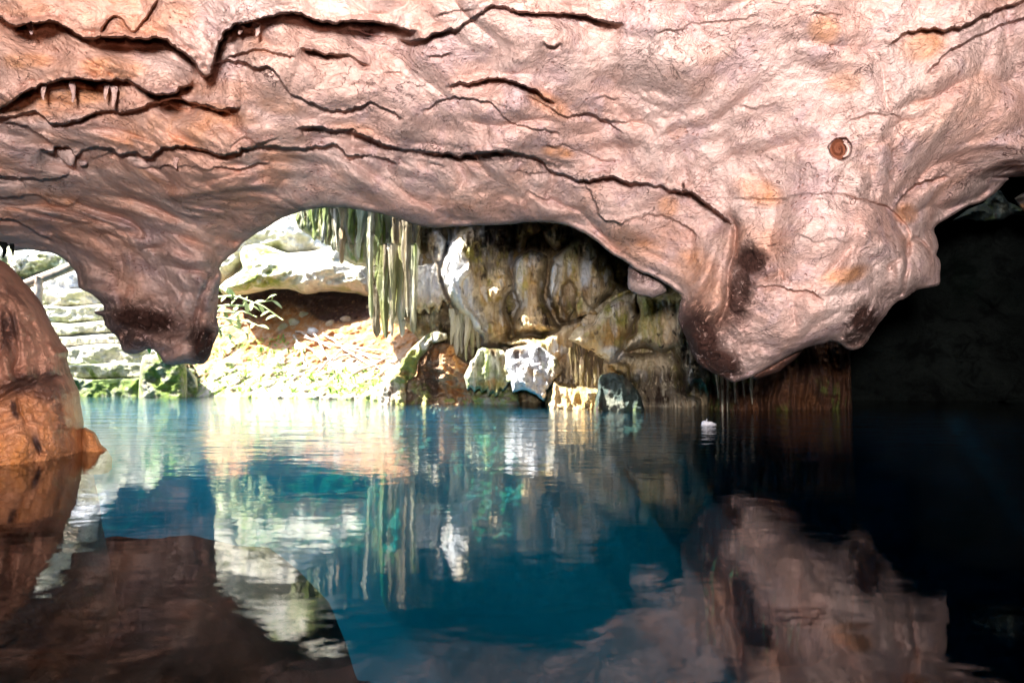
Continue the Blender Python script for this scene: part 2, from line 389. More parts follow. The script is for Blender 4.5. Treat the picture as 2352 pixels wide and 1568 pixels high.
# distances: thin plate through hand set control points
ctl = []
for x in (-800, -100, 600, 1176, 1900, 2500, 3200): ctl.append((x, -1100, 1.35))
for x in (-800, 0, 600, 1176, 1900, 2500, 3200): ctl.append((x, -400, 2.25))
for x, d in zip((-800, 0, 500, 1176, 1800, 2352, 3200), (2.8, 2.75, 2.8, 2.9, 2.85, 2.95, 3.0)): ctl.append((x, 0, d))
for x, d in zip((-800, 0, 500, 1176, 1800, 2352, 3200), (3.3, 3.25, 3.3, 3.4, 3.2, 3.3, 3.4)): ctl.append((x, 200, d))
for x, d in zip((-800, 0, 500, 1176, 1700, 2000, 2352, 3200), (4.1, 4.1, 4.1, 4.1, 3.7, 3.35, 3.8, 4.0)): ctl.append((x, 390, d))
ctl += [(-800, 560, 5.3), (-200, 560, 5.5), (0, 560, 5.5), (130, 580, 5.8), (300, 520, 5.3), (500, 520, 5.3), (350, 640, 5.65), (450, 640, 5.6), (420, 800, 5.95), (300, 780, 5.9),
        (200, 660, 5.9), (500, 700, 5.9), (640, 505, 5.2), (760, 480, 4.85), (1000, 520, 4.9), (1200, 510, 4.75), (1330, 530, 4.6), (1430, 597, 4.5), (1560, 700, 4.35),
        (1600, 830, 4.2), (1680, 865, 4.15), (1620, 750, 4.2), (1650, 620, 4.1), (1700, 500, 3.85), (1800, 500, 3.6), (1800, 620, 3.65), (1800, 780, 3.95), (1950, 780, 4.0),
        (1950, 620, 3.6), (1930, 480, 3.4), (2050, 700, 3.9), (2150, 620, 4.0), (2150, 520, 4.05), (2250, 460, 4.15), (2350, 400, 4.15), (3200, 390, 4.4)]
ctl = np.array(ctl, float)
def tps_fit(P, v):
    n = len(P); r = np.linalg.norm(P[:, None] - P[None], axis=-1); K = np.where(r > 0, r * r * np.log(r + 1e-12), 0) + np.eye(n) * 1e-3
    A = np.zeros((n + 3, n + 3)); A[:n, :n] = K; A[:n, n] = 1; A[:n, n + 1:] = P; A[n, :n] = 1; A[n + 1:, :n] = P.T
    return np.linalg.solve(A, np.concatenate([v, [0, 0, 0]]))
cpn = ctl[:, :2] / 500.0; wt = tps_fit(cpn, np.log(ctl[:, 2]))
DC = np.zeros(X.shape)
for k in range(len(cpn)):
    r2 = (X / 500 - cpn[k, 0]) ** 2 + (Y / 500 - cpn[k, 1]) ** 2
    DC += wt[k] * .5 * r2 * np.log(r2 + 1e-12)
DC += wt[-3] + wt[-2] * X / 500 + wt[-1] * Y / 500
DC = np.exp(DC)
W0 = proj(X, Y, DC)

# ledges: (points, depth of the step in metres, width below in px)
LED = [
 (z1([(-120, 60), (0, 112), (100, 160), (200, 150), (330, 135), (420, 170), (500, 225), (580, 245), (650, 232), (800, 238), (900, 240), (1030, 242), (1100, 290), (1180, 350), (1235, 400), (1255, 450), (1290, 474), (1325, 455), (1340, 400),
      (1355, 340), (1375, 270), (1420, 200), (1470, 160), (1560, 138), (1700, 100), (1830, 80), (1930, 100), (2040, 140), (2200, 135), (2400, 140), (2640, 205)]), .30, 46),
 (z1([(620, 240), (650, 160), (700, 105), (760, 110), (800, 170), (860, 192), (900, 130), (960, 40), (1010, -20)]), .07, 12),
 (z1([(-120, 690), (0, 680), (60, 640), (150, 580), (250, 540), (400, 497), (520, 492), (600, 512), (700, 505), (800, 505), (900, 560), (980, 592), (1080, 592), (1150, 550), (1225, 500)]), .34, 50),
 (z1([(-120, 720), (0, 742), (200, 710), (260, 722), (320, 780), (400, 780), (520, 742), (650, 700), (850, 690), (960, 650), (1040, 625), (1130, 620), (1230, 650), (1330, 682), (1420, 690), (1530, 665)]), .18, 34),
 (z1([(990, 690), (1050, 668), (1150, 690), (1300, 662), (1420, 700), (1520, 742)]), .045, 14),
 (z1([(1340, 410), (1400, 380), (1500, 385), (1590, 420), (1700, 430), (1760, 490), (1820, 580), (1900, 620), (1990, 660), (2060, 697), (2150, 697), (2250, 675), (2352, 650), (2460, 700), (2560, 770)]), .13, 34),
 (z1([(1400, 370), (1560, 322), (1650, 310), (1750, 340), (1880, 362)]), .04, 14),
 (z1([(1880, 308), (1980, 320), (2080, 345), (2200, 345), (2270, 390), (2350, 428)]), .18, 30),
 (z1([(-100, 1110), (60, 1110), (200, 1125), (310, 1130), (400, 1110), (460, 1065)]), .08, 20),
 (z1([(230, 950), (330, 950), (352, 925), (440, 930), (470, 985), (540, 942), (700, 930), (740, 970), (850, 955), (900, 990), (960, 985), (1020, 940), (1120, 915), (1220, 930), (1320, 960), (1450, 965),
      (1550, 930), (1700, 915), (1850, 935), (2000, 925), (2100, 910), (2160, 940), (2200, 982), (2300, 975), (2420, 1000), (2520, 1035)]), .20, 34),
 (z1([(560, 1010), (700, 962), (760, 965)]), .04, 10),
 (z1([(0, 770), (150, 790), (280, 870), (370, 930)]), .06, 20),
 (z1([(850, 1060), (1000, 1050), (1060, 1035), (1100, 1058), (1170, 1035), (1270, 1070), (1380, 1050), (1480, 1065), (1600, 1040), (1730, 1025)]), .06, 18),
 (z1([(-60, 1250), (100, 1240), (180, 1220), (260, 1240), (330, 1290), (420, 1292), (520, 1240)]), .05, 16),
 (z1([(-60, 1390), (60, 1380), (150, 1420), (280, 1490), (360, 1525)]), .08, 14),
 (z1([(1440, 960), (1500, 880), (1560, 870), (1610, 905), (1700, 885), (1780, 858)]), .07, 16),
 (z1([(1860, 830), (1900, 800), (2000, 800), (2110, 820), (2230, 812)]) + z2([(200, 838), (300, 865), (420, 915), (560, 945), (760, 962), (880, 982), (1000, 962), (1180, 960), (1320, 980), (1400, 1015), (1450, 1070), (1560, 1110),
      (1640, 1130), (1720, 1125), (1850, 1115), (1950, 1150), (2100, 1165), (2270, 1205)]) + z3([(210, 1195), (300, 1240), (400, 1320), (480, 1380), (525, 1430)]), .28, 52),
 (z2([(480, 250), (600, 260), (700, 220), (850, 180), (950, 120), (1020, 70), (1100, 35), (1200, 55), (1300, 80), (1500, 85), (1650, 95), (1780, 130), (1940, 160)]), .20, 34),
 (z2([(700, 110), (850, 70), (1000, 60)]), .03, 14),
 (z2([(780, 555), (860, 525), (960, 520), (1060, 495), (1160, 500), (1260, 530), (1350, 565), (1430, 620), (1500, 660)]), .17, 34),
 (z2([(1270, 580), (1350, 620), (1450, 680), (1560, 735), (1640, 715), (1720, 725), (1800, 760), (1860, 800), (1915, 845)]), .04, 18),
 (z2([(640, 720), (740, 640), (850, 615), (960, 625), (1070, 650), (1130, 700), (1180, 760), (1260, 790), (1400, 820), (1480, 830), (1530, 860)]), .035, 20),
 (z2([(1390, 260), (1450, 290), (1540, 275)]), .05, 12),
 (z2([(0, 130), (130, 140), (240, 200), (450, 240)]), .03, 16),
 (z2([(650, 370), (740, 350), (850, 340)]), .03, 12), (z2([(380, 460), (540, 458)]), .025, 14),
 (z2([(1280, 1190), (1350, 1220), (1430, 1255), (1480, 1250)]), .05, 12),
 (z2([(1180, 1060), (1260, 1085), (1460, 1090)]), .025, 10),
 (z2([(1640, 1135), (1700, 1200), (1740, 1290), (1790, 1380), (1880, 1400), (1930, 1390), (2000, 1370), (2100, 1355), (2180, 1365), (2300, 1420), (2400, 1500)]), .11, 18),
 (z2([(1380, 910), (1450, 920), (1560, 920), (1680, 970), (1800, 1010), (1900, 1005)]), .03, 14),
 (z2([(660, 1040), (740, 1030), (810, 1060)]), .05, 12),
 (z2([(1700, 620), (1830, 615), (1900, 640)]), .03, 10), (z2([(1740, 740), (1900, 770), (2000, 755), (2110, 700)]), .03, 14),
 (z3([(1480, 300), (1540, 260), (1600, 210), (1700, 185), (1900, 180), (2000, 150), (2150, 70), (2352, 5), (2600, -60)]), .09, 24),
 (z3([(1720, 470), (1800, 400), (1880, 320), (1950, 280), (2100, 210), (2200, 160), (2352, 110), (2600, 20)]), .05, 20),
 (z3([(980, 110), (1040, 85), (1150, 85), (1240, 110)]), .04, 14),
 (z3([(1230, 770), (1320, 740), (1390, 710), (1500, 720), (1600, 750)]), .03, 14),
 (z3([(540, 665), (640, 680), (720, 660), (830, 645)]), .02, 14),
 (z3([(0, 220), (100, 180), (180, 200), (260, 150), (500, 130), (700, 95)]), .02, 16),
 (z3([(1530, 1310), (1600, 1220), (1700, 1150), (1830, 1110), (1900, 1110)]), .06, 22),
 (z3([(490, 1245), (800, 1250), (1000, 1222), (1200, 1220), (1400, 1275), (1540, 1340), (1640, 1470), (1600, 1540)]), .025, 14),
 (z3([(2040, 1150), (2150, 1110), (2280, 1050), (2400, 1040)]), .05, 16),
 (s1([(1070, 575), (1190, 560), (1270, 565), (1350, 590), (1440, 585), (1510, 630), (1570, 655)]), .05, 16),
 (s1([(1180, 220), (1250, 240), (1380, 225), (1500, 270), (1600, 250), (1742, 285)]), .012, 12),
 (s2([(640, 165), (580, 110), (575, 10)]), .03, 14),
]
GRV = [
 (z4([(1303, 400), (1245, 480), (1190, 560), (1172, 640), (1150, 770), (1140, 880)]), .17, 8),
 (z4([(600, 650), (720, 655), (850, 610), (960, 640), (1090, 670)]), .05, 8), (z4([(690, 760), (800, 780), (930, 760), (1040, 790), (1130, 760)]), .06, 8),  # grooves, both sides drop in: (points, depth, half width)
 (s1([(880, 60), (930, 110), (962, 160), (975, 230), (960, 340), (935, 430), (920, 520), (920, 620), (900, 720), (862, 810), (850, 870)]), .16, 9),
 (s2([(722, 510), (700, 600), (700, 700), (672, 850), (640, 915)]), .12, 6),
 (s2([(570, 725), (640, 650), (710, 590)]), .06, 6),
 (s2([(720, 505), (790, 530), (850, 590), (900, 625)]), .09, 5),
 (s2([(440, 270), (560, 320), (650, 390), (715, 470)]), .05, 7),
 (s1([(1660, 900), (1680, 860), (1690, 800)]), .08, 6),
]
disp = np.zeros(X.shape)
def seg_field(pts, reach):
    P = smooth_line(pts, 4)
    j = fbm(np.stack([P[:, 0] * .05, P[:, 1] * .05, 0 * P[:, 0]], -1), 3, 77) * 4.5; P = P + np.stack([j * .4, j], -1)
    L = np.concatenate([[0], np.cumsum(np.linalg.norm(np.diff(P, axis=0), axis=1))])
    c0, c1 = np.searchsorted(xs, [P[:, 0].min() - reach, P[:, 0].max() + reach]); q0, q1 = np.searchsorted(ys, [P[:, 1].min() - reach, P[:, 1].max() + reach])
    x = X[q0:q1, c0:c1]; y = Y[q0:q1, c0:c1]
    best = np.full(x.shape, 1e9); sg = np.ones(x.shape); tt = np.zeros(x.shape)
    for i in range(len(P) - 1):
        ax, ay = P[i]; dx, dy = P[i + 1] - P[i]; l2 = dx * dx + dy * dy
        if l2 < 1e-6: continue
        m0, m1 = np.searchsorted(x[0] if x.size else [], [min(ax, ax + dx) - reach, max(ax, ax + dx) + reach]) if False else (0, x.shape[1])
        t = np.clip(((x - ax) * dx + (y - ay) * dy) / l2, 0, 1)
        d = (x - ax - t * dx) ** 2 + (y - ay - t * dy) ** 2
        cr = dx * (y - ay) - dy * (x - ax)
        m = d < best
        best = np.where(m, d, best); sg = np.where(m, np.sign(cr), sg); tt = np.where(m, (L[i] + t * math.sqrt(l2)) / L[-1], tt)
    return (slice(q0, q1), slice(c0, c1)), np.sqrt(best), sg, tt, L[-1]
def boxblur(a, r_, ax):
    p = np.pad(a, [(r_ + 1, r_) if i == ax else (0, 0) for i in (0, 1)], mode='edge'); c = np.cumsum(p, axis=ax)
    n = a.shape[ax]; k = 2 * r_ + 1
    return (np.take(c, np.arange(k, k + n), axis=ax) - np.take(c, np.arange(0, n), axis=ax)) / k
jag = fbm(np.stack([X * .045, Y * .06, 0 * X + 3], -1), 4, 91)
for pts, A, wb in LED:
    A = A * 1.4 if A < .1 else A * (.95 if pts[0][0] < 150 else .74)
    wb = wb * 1.15
    sl_, d, sg, tt, L = seg_field(pts, wb * 3.2)
    cap = min(.3, 26 / max(L, 1)); off = 0
    tp = sstep(0, cap, tt) * sstep(0, cap, 1 - tt)
    var = np.clip(.78 + .8 * vnoise(np.stack([X[sl_] * .011, Y[sl_] * .011, 0 * tt + A * 100], -1), 5), .4, 1.2)
    s = d * sg + 3.2 * jag[sl_]; wb = wb * (1 + .5 * jag[sl_].clip(-1, 1)); d = np.abs(s)
    below = np.where(s > 0, np.exp(-np.abs(s) / wb) , 0); above = np.where(s <= 0, np.exp(-np.abs(s) / (wb * .9)), 0)
    core = np.clip(s / 2.6, 0, 1)
    v = A * tp * var * (below * core - .42 * above - .16 * np.exp(-(s / (wb * 2.0)) ** 2) * (s <= 0))
    fade = 1 - sstep(2.0, 2.9, d / wb)
    v = v * fade
    bl = v
    for _ in range(2): bl = boxblur(boxblur(bl, 5, 0), 5, 1)
    mb = sstep(7, 22, d); disp[sl_] += v * (1 - mb) + bl * mb
for pts, A, wb in GRV:
    sl_, d, sg, tt, L = seg_field(pts, wb * 5)
    tp = sstep(0, .12, tt) * sstep(0, .12, 1 - tt)
    disp[sl_] += A * tp * np.exp(-(d / wb) ** 1.4)
# swellings: x, y, rx, ry, metres towards the camera, tilt
for x, y, rx, ry, a, ro in [(250, 155, 80, 34, .06, 3), (456, 105, 75, 60, .10, 20), (468, 150, 22, 30, .07, 0), (405, 285, 60, 40, .04, 0), (1081, 265, 110, 52, .07, 8), (1216, 240, 70, 38, .05, 30),
                            (2121, 105, 62, 40, .05, -20), (1900, 80, 60, 50, .03, 0), (2325, 165, 60, 60, .03, 0), (1900, 560, 175, 115, .16, 10), (1830, 720, 150, 90, .12, -10),
                            (1975, 730, 46, 62, .13, 20), (1630, 700, 62, 130, .14, 5), (2110, 620, 60, 60, .08, 0), (2140, 560, 22, 40, .08, 0), (1560, 480, 120, 45, .05, 25), (600, 130, 120, 30, .03, 5),
                            (720, 200, 110, 50, .045, 15), (520, 200, 100, 40, .04, 20), (1000, 430, 130, 30, .03, 5), (340, 560, 150, 50, .05, 0), (150, 60, 130, 40, .04, 5), (1450, 140, 100, 60, .03, 0),
                            (1280, 95, 150, 35, .04, 0), (1420, 240, 110, 40, .035, 0), (1440, 60, 180, 25, .04, 0), (470, 620, 40, 100, .05, 0), (380, 790, 90, 30, .05, 5), (300, 330, 110, 30, .035, 5)]:
    c, s_ = math.cos(R(ro)), math.sin(R(ro)); dx = X - x; dy = Y - y
    disp -= a * np.exp(-1.3 * (((dx * c + dy * s_) / rx) ** 2 + ((-dx * s_ + dy * c) / ry) ** 2) ** 1.2)
# bedding undulation and roughness in world space
wp = W0 * np.array([1.0, 1.0, 1.6]); warp = np.stack([fbm(W0 * 1.4, 2, 60), fbm(W0 * 1.4 + 7, 2, 61), fbm(W0 * 1.4 + 3, 2, 62)], -1) * .22
sc_d = DC / 3.2
vis = np.array([1.0, .45, 1.0])
wl = np.stack([W0[..., 0], 4.0 * np.log(W0[..., 1]), W0[..., 2]], -1); wq = (wl + warp * .8) * vis
disp += .12 * fbm(wq * 1.7, 3, 70) * sc_d
disp += .065 * (1 - 2 * np.abs(fbm(wq * np.array([2.6, 2.6, 4.0]), 2, 75))) * sc_d
disp += .020 * fbm(wq * 8.5, 3, 78) * sc_d
disp += .004 * ridged(wq * 17, 3, 80)
# colour fields: stains, darker strips along the central ledge recess, ochre patches
st = np.zeros(X.shape); og = np.zeros(X.shape)
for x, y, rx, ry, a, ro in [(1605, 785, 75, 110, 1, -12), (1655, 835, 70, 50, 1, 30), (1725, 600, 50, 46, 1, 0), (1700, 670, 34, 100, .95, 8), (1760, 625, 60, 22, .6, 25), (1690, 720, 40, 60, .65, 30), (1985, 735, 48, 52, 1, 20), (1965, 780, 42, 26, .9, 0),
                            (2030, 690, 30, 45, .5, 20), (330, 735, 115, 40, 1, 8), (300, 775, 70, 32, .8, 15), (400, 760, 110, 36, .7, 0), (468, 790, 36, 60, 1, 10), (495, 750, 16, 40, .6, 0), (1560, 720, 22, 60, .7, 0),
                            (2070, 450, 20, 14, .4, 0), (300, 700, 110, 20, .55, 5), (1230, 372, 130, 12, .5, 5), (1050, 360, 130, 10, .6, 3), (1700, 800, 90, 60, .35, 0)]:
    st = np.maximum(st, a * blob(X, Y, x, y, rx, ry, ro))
for x, y, rx, ry, a, ro in [(255, 157, 95, 34, 1, 5), (60, 110, 90, 40, .5, 0), (100, 240, 130, 40, .8, -5), (1282, 350, 42, 15, 1, 8), (1260, 238, 60, 26, .8, 32), (2121, 105, 60, 38, 1, -20), (1893, 68, 40, 36, .9, 0),
                            (1742, 440, 62, 34, 1, 20), (1940, 632, 62, 24, 1, -15), (430, 300, 130, 55, .9, 8), (1535, 474, 26, 26, .9, 0), (1630, 690, 60, 90, .55, 0), (400, 30, 60, 40, .6, 0), (640, 360, 60, 22, .7, 0), (630, 400, 50, 40, .6, 0),
                            (560, 210, 110, 30, .5, 8), (1940, 190, 50, 30, .6, 0), (2080, 490, 30, 26, .9, 0), (330, 430, 200, 60, .4, 0), (1120, 465, 120, 40, .35, 0), (1730, 560, 90, 60, .5, 0), (2200, 250, 150, 90, .25, 0), (170, 225, 150, 26, 1, -4), (60, 140, 90, 26, .9, 0), (470, 265, 130, 36, .9, 6), (330, 320, 120, 30, .8, 0), (120, 460, 110, 30, .7, 8), (460, 200, 60, 30, .6, 0), (330, 60, 80, 40, .7, 0), (60, 20, 90, 30, .7, 0), (820, 300, 60, 20, .5, 10), (640, 240, 70, 26, .6, 10), (1450, 560, 80, 40, .6, 30), (1600, 620, 60, 50, .6, 0), (560, 460, 70, 30, .6, 0), (1300, 560, 130, 40, .45, 20)]:
    og = np.maximum(og, a * blob(X, Y, x, y, rx, ry, ro))
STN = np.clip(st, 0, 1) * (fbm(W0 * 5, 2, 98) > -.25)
# shell shaped hole in the rock
hx, hy, hr = 1930.5, 342, 25.5
disp += (.030 * ridged(W0 * np.array([14, 10, 14]), 3, 96) + .014 * ridged(W0 * 40, 2, 97)) * STN
hd = np.hypot((X - hx) / 1.04, Y - hy); tha = np.arctan2(Y - hy, X - hx); hd = hd * (1 + .05 * np.sin(3 * tha + 1.2) + .03 * np.sin(7 * tha + .4) + .02 * np.sin(13 * tha))
disp = np.where(hd < 90, disp * 0.45 + disp * .55 * sstep(30, 90, hd), disp)
hole_disp = .075 * (1 - sstep(hr - 1.8, hr + .8, hd)); disp += hole_disp
t = np.clip(dC / 46, 0, 1); prof = np.sqrt(np.clip(1 - (1 - t) ** 2, 0, 1))
rim = .30 * (1 - prof)
DF = DC + disp * sstep(0, .35, t) + rim * (DC / 4.5)
DF[SDc > 400] = (DC + disp)[SDc > 400]
sh = np.zeros(X.shape)
for x, y, rx, ry, ro in [(1850, 420, 300, 120, 0), (1500, 470, 170, 60, 20), (1650, 500, 60, 60, 0), (1300, 540, 160, 30, 5), (1950, 330, 200, 90, 0), (560, 500, 130, 60, 0), (2100, 560, 60, 80, 0)]:
    sh = np.maximum(sh, blob(X, Y, x, y, rx, ry, ro))
og = np.maximum(og, .5 * sstep(1100, 300, X) * sstep(900, 600, Y) * np.clip(.5 + 1.6 * fbm(W0 * 2.2, 3, 95), 0, 1))
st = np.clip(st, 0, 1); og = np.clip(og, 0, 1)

# build sheets; each hanging rock that one can name is cut out along its own outline and becomes its own object
OK = (SDc > 0) | snap
POSI = SDc > 0
Q = OK[:-1, :-1] & OK[1:, :-1] & OK[1:, 1:] & OK[:-1, 1:]
Q &= (POSI[:-1, :-1] | POSI[1:, :-1] | POSI[1:, 1:] | POSI[:-1, 1:])
VF = proj(X, Y, DF)
DBk = DC + .30 * (DC / 4.5) + 1.1 * np.sqrt(np.clip(1 - (1 - np.clip(dC / 150, 0, 1)) ** 2, 0, 1))
VB = proj(X, Y, DBk)
QB = Q & (SDc[:-1, :-1] < 260)
cxq = X[:-1, :-1]; cyq = Y[:-1, :-1]
lab = np.zeros(Q.shape, int)
PIECES = [
 ('hanging_rock', [(205, 668), (300, 690), (400, 668), (480, 600), (530, 560), (560, 900), (250, 900), (200, 760)], 'broad pink pendant with a dark brown stained tip, left of the arch', 'hanging rock', 'rock masses hanging from the cave ceiling'),
 ('hanging_rock', s1([(470, 480), (700, 330), (860, 300), (975, 230), (960, 340), (935, 430), (920, 520), (920, 620), (900, 720), (862, 810), (850, 880), (880, 1250), (600, 1250), (560, 800), (560, 640)]), 'twisted pink lobe with speckled dark tip, curling against the largest hanging mass', 'hanging rock', 'rock masses hanging from the cave ceiling'),
 ('hanging_rock', s1([(975, 130), (975, 230), (960, 340), (935, 430), (920, 520), (920, 620), (900, 720), (862, 810), (850, 880), (880, 1250)]) + [(1680, 900), (2000, 900), (2075, 700)] + s2([(640, 915), (672, 850), (700, 700), (700, 600), (722, 510), (715, 470), (650, 390), (560, 320), (440, 270)]) + z3([(1200, 1220), (1000, 1222), (800, 1250), (490, 1245)]),
  'largest pale pink hanging mass, reaching lowest to the water at right', 'hanging rock', 'rock masses hanging from the cave ceiling'),
 ('protruding_rock', s2([(722, 510), (790, 530), (850, 590), (900, 622), (960, 640), (960, 840), (760, 870), (640, 960), (640, 915), (672, 850), (700, 700), (700, 600)]), 'blunt rock knob sticking out sideways from the right end of the largest hanging rock mass', 'rock knob', None),
 ('stalactite', z1([(1130, 300), (1235, 400), (1255, 455), (1290, 480), (1330, 455), (1345, 400), (1362, 330), (1380, 262), (1320, 210), (1200, 215)]), 'blunt two-lobed stalactite on the pointed ledge tip near the top left', 'stalactite', None),
]
for k, (nm, poly, la, ca, gr) in enumerate(PIECES):
    P = np.array(poly, float)
    c0, c1 = np.searchsorted(xs, [P[:, 0].min(), P[:, 0].max()]); q0, q1 = np.searchsorted(ys, [P[:, 1].min(), P[:, 1].max()])
    q1 = min(q1, Q.shape[0]); sub, _, _ = poly_sd(cxq[q0:q1, c0:c1], cyq[q0:q1, c0:c1], P)
    lab[q0:q1, c0:c1][sub > 0] = k + 1
def cut(name, which):
    sel = Q & (lab == which); r, c = np.nonzero(sel)
    W_ = X.shape[1]
    ff = np.stack([r * W_ + c, (r + 1) * W_ + c, (r + 1) * W_ + c + 1, r * W_ + c + 1], 1)
    r, c = np.nonzero(sel & QB)
    nV = X.size
    edgeV = (dC <= 0).ravel()
    bi = lambda a: np.where(edgeV[a], a, a + nV)
    fb = np.stack([bi(r * W_ + c), bi(r * W_ + c + 1), bi((r + 1) * W_ + c + 1), bi((r + 1) * W_ + c)], 1)
    Fa = np.vstack([ff, fb]); u, inv = np.unique(Fa, return_inverse=True); Fa = inv.reshape(Fa.shape)
    V = np.vstack([VF.reshape(-1, 3), VB.reshape(-1, 3)])[u]
    um = u % nV
    o = mesh_obj(name, V, Fa, M['pink'], None, {'stain_shade': st.ravel()[um], 'orange': og.ravel()[um], 'moss': np.zeros(len(u)), 'shells': sh.ravel()[um]})
    nn = GN.reshape(-1, 3)[um] * np.where(u < nV, 1.0, -1.0)[:, None]
    if len(o.data.vertices) == len(nn): o.data.normals_split_custom_set_from_vertices([tuple(a) for a in nn])
    return o
ea = np.zeros_like(VF); eb = np.zeros_like(VF)
ea[1:-1] = VF[2:] - VF[:-2]; ea[0] = VF[1] - VF[0]; ea[-1] = VF[-1] - VF[-2]
eb[:, 1:-1] = VF[:, 2:] - VF[:, :-2]; eb[:, 0] = VF[:, 1] - VF[:, 0]; eb[:, -1] = VF[:, -1] - VF[:, -2]
GN = np.cross(ea, eb); GN /= np.linalg.norm(GN, axis=-1, keepdims=True) + 1e-12
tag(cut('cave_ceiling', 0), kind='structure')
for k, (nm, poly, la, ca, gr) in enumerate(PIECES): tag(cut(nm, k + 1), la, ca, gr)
def base_D(x, y): return float(DC[int(np.argmin(np.abs(ys - y))), int(np.argmin(np.abs(xs - x)))])
def ceil_D(x, y):
    c = int(np.argmin(np.abs(xs - x))); r = int(np.argmin(np.abs(ys - y))); return float(DF[r, c])

# fossil snail in its round hole
Dh = float(DC[int(np.argmin(np.abs(ys - hy))), int(np.argmin(np.abs(xs - hx)))])
fos = empty('fossil_snail', tuple(proj(hx, hy, Dh + .05)))
tag(fos, 'brown spiral snail fossil set in a round hole in the ceiling, upper right', 'fossil')
def px_sheet(name, pts_fn, nu, nv, mat, parent):
    V = []; Fc = []
    for i in range(nu):
        for k in range(nv):
            V.append(pts_fn(i / (nu - 1), k / (nv - 1)))
    for i in range(nu - 1):
        for k in range(nv - 1): Fc.append((i * nv + k, (i + 1) * nv + k, (i + 1) * nv + k + 1, i * nv + k + 1))
    return mesh_obj(name, np.array(V), Fc, mat, parent)
def spiral(u, v):   # brown body: a whorl, domed
    a = 2 * math.pi * u; rr = 23.5 * v * (1 - .0 * u)
    x = hx - 2 + rr * math.cos(a) * (.95 if math.cos(a) < 0 else .62); y = hy + 1 + rr * math.sin(a)
    cone = (1 - v) ** 1.0 * .035
    whorl = .006 * math.sin(v * 9 - a)
    return tuple(proj(x, y, Dh + .045 - cone - whorl))
px_sheet('shell_cast', spiral, 40, 12, M['cast'], fos)
def infill(u, v):
    a = R(-62) + R(130) * u; r_ = 15.5 + 8.5 * v * math.sin(math.pi * (.08 + .84 * u)) ** .5
    cxx = hx - 1
    return tuple(proj(cxx + r_ * math.cos(a), hy + 2 + r_ * math.sin(a), Dh + .004 - .012 * math.sin(math.pi * v)))
px_sheet('shell_infill', infill, 24, 8, M['castpale'], fos)

# tapering stalactites
def stalactite(name, px, ytop, ybot, hw, D, mat, label, cat='stalactite', group=None, lean=0, blunt=.25, fl=.12, sides=28, rings=34, seed=0, moss=0.0, parent=None, orange=0.0, stain_shade=0.0, flat=1.0, waist=0.0):
    V = []; Fc = []; rs = random.Random(seed * 13 + int(px))
    ph = rs.random() * 9
    for i in range(rings):
        u = i / (rings - 1); y = ytop + (ybot - ytop) * u
        x = px + lean * u + hw * .25 * math.sin(u * 5 + ph)
        c = proj(x, y, D)
        rad = hw * D / F * ((1 - u) * (1 - blunt) + blunt) * (1 - max(0, (u - .9) / .1) ** 2 * .95) * (1 + .12 * math.sin(u * 11 + ph) + waist * math.sin(u * math.pi))
        for k in range(sides):
            a = 2 * math.pi * k / sides
            rr = rad * (1 + fl * math.sin(a * 5 + ph + u) + fl * .7 * math.sin(a * 3 - ph + u * 2.5))
            rr *= 1 + .1 * math.sin(a * 2 + u * 14 + ph)
            V.append((c[0] + rr * math.cos(a), c[1] + rr * math.sin(a) * flat, c[2]))
    for i in range(rings - 1):
        for k in range(sides):
            k2 = (k + 1) % sides
            Fc.append((i * sides + k, (i + 1) * sides + k, (i + 1) * sides + k2, i * sides + k2))
    Fc.append(tuple(range(sides))[::-1]); Fc.append(tuple((rings - 1) * sides + k for k in range(sides)))
    V = np.array(V); n = len(V); ctr = np.repeat(V.reshape(rings, sides, 3).mean(1), sides, 0)
    if hw * D / F > .02:
        nz = 1 + .55 * fbm(V * np.array([11, 11, 2.2]) + seed, 3, 640) + .22 * ridged(V * np.array([26, 26, 5]) + seed, 2, 650)
        V = ctr + (V - ctr) * nz[:, None]
    o = mesh_obj(name, V, Fc, mat, parent, {'moss': np.full(n, moss), 'orange': np.full(n, orange), 'stain_shade': np.full(n, stain_shade)})
    return tag(o, label, cat, group)
GS = 'small stalactites under the ceiling ledges'
for x, y0, y1, hw, la in [(70, 54, 80, 8, 'small pale stalactite under the topmost ledge, nearest the top left corner'), (100, 200, 231, 6, 'leftmost thin stalactite under the second dark ledge at left'),
                          (167, 196, 236, 7, 'white branching stalactite tip between two others under the second dark ledge'), (243, 200, 230, 6, 'shorter left one of the two close stalactites under the second dark ledge'),
                          (261, 204, 247, 7, 'longer right one of the two close stalactites under the second dark ledge'), (404, 370, 388, 7, 'tiny stalactite under the long wavy ledge, left half of the ceiling'),
                          (552, 66, 80, 7, 'tiny stalactite right of the blunt two-lobed one, under its ledge'), (590, 60, 84, 9, 'nubby stalactite farther right under the same ledge as the blunt two-lobed one')]:
    stalactite('stalactite', x, y0 - 6, y1, hw, min(base_D(x, y0) + .03, ceil_D(x, y0 + 6) - .05), M['pink'], la, group=GS, blunt=.3, seed=int(x), orange=.1)
for x, y0, y1, hw, D_, la in [(9, 556, 592, 9, 5.2, 'dark stalactite stub above the orange boulder at the left edge'), (29, 560, 588, 5, 5.3, 'thin dark stalactite just right of the stub above the orange boulder')]:
    stalactite('stalactite', x, y0, y1, hw, D_, M['dark'], la, group=GS, seed=int(x))
relief('rock_nodule', z1([(350, 935), (400, 915), (460, 930), (478, 960), (462, 1040), (420, 1035), (370, 985)]), ceil_D(150, 350) - .08, bulge=.05, back=.2, Rr=18, step=1.6, mat=M['pink'], amp=.006, nscale=8)
tag(COL.objects[-1], 'rounded angular rock nodule stuck to the ceiling at left, larger of the pair', 'rock nodule', 'rock nodules on the ceiling')
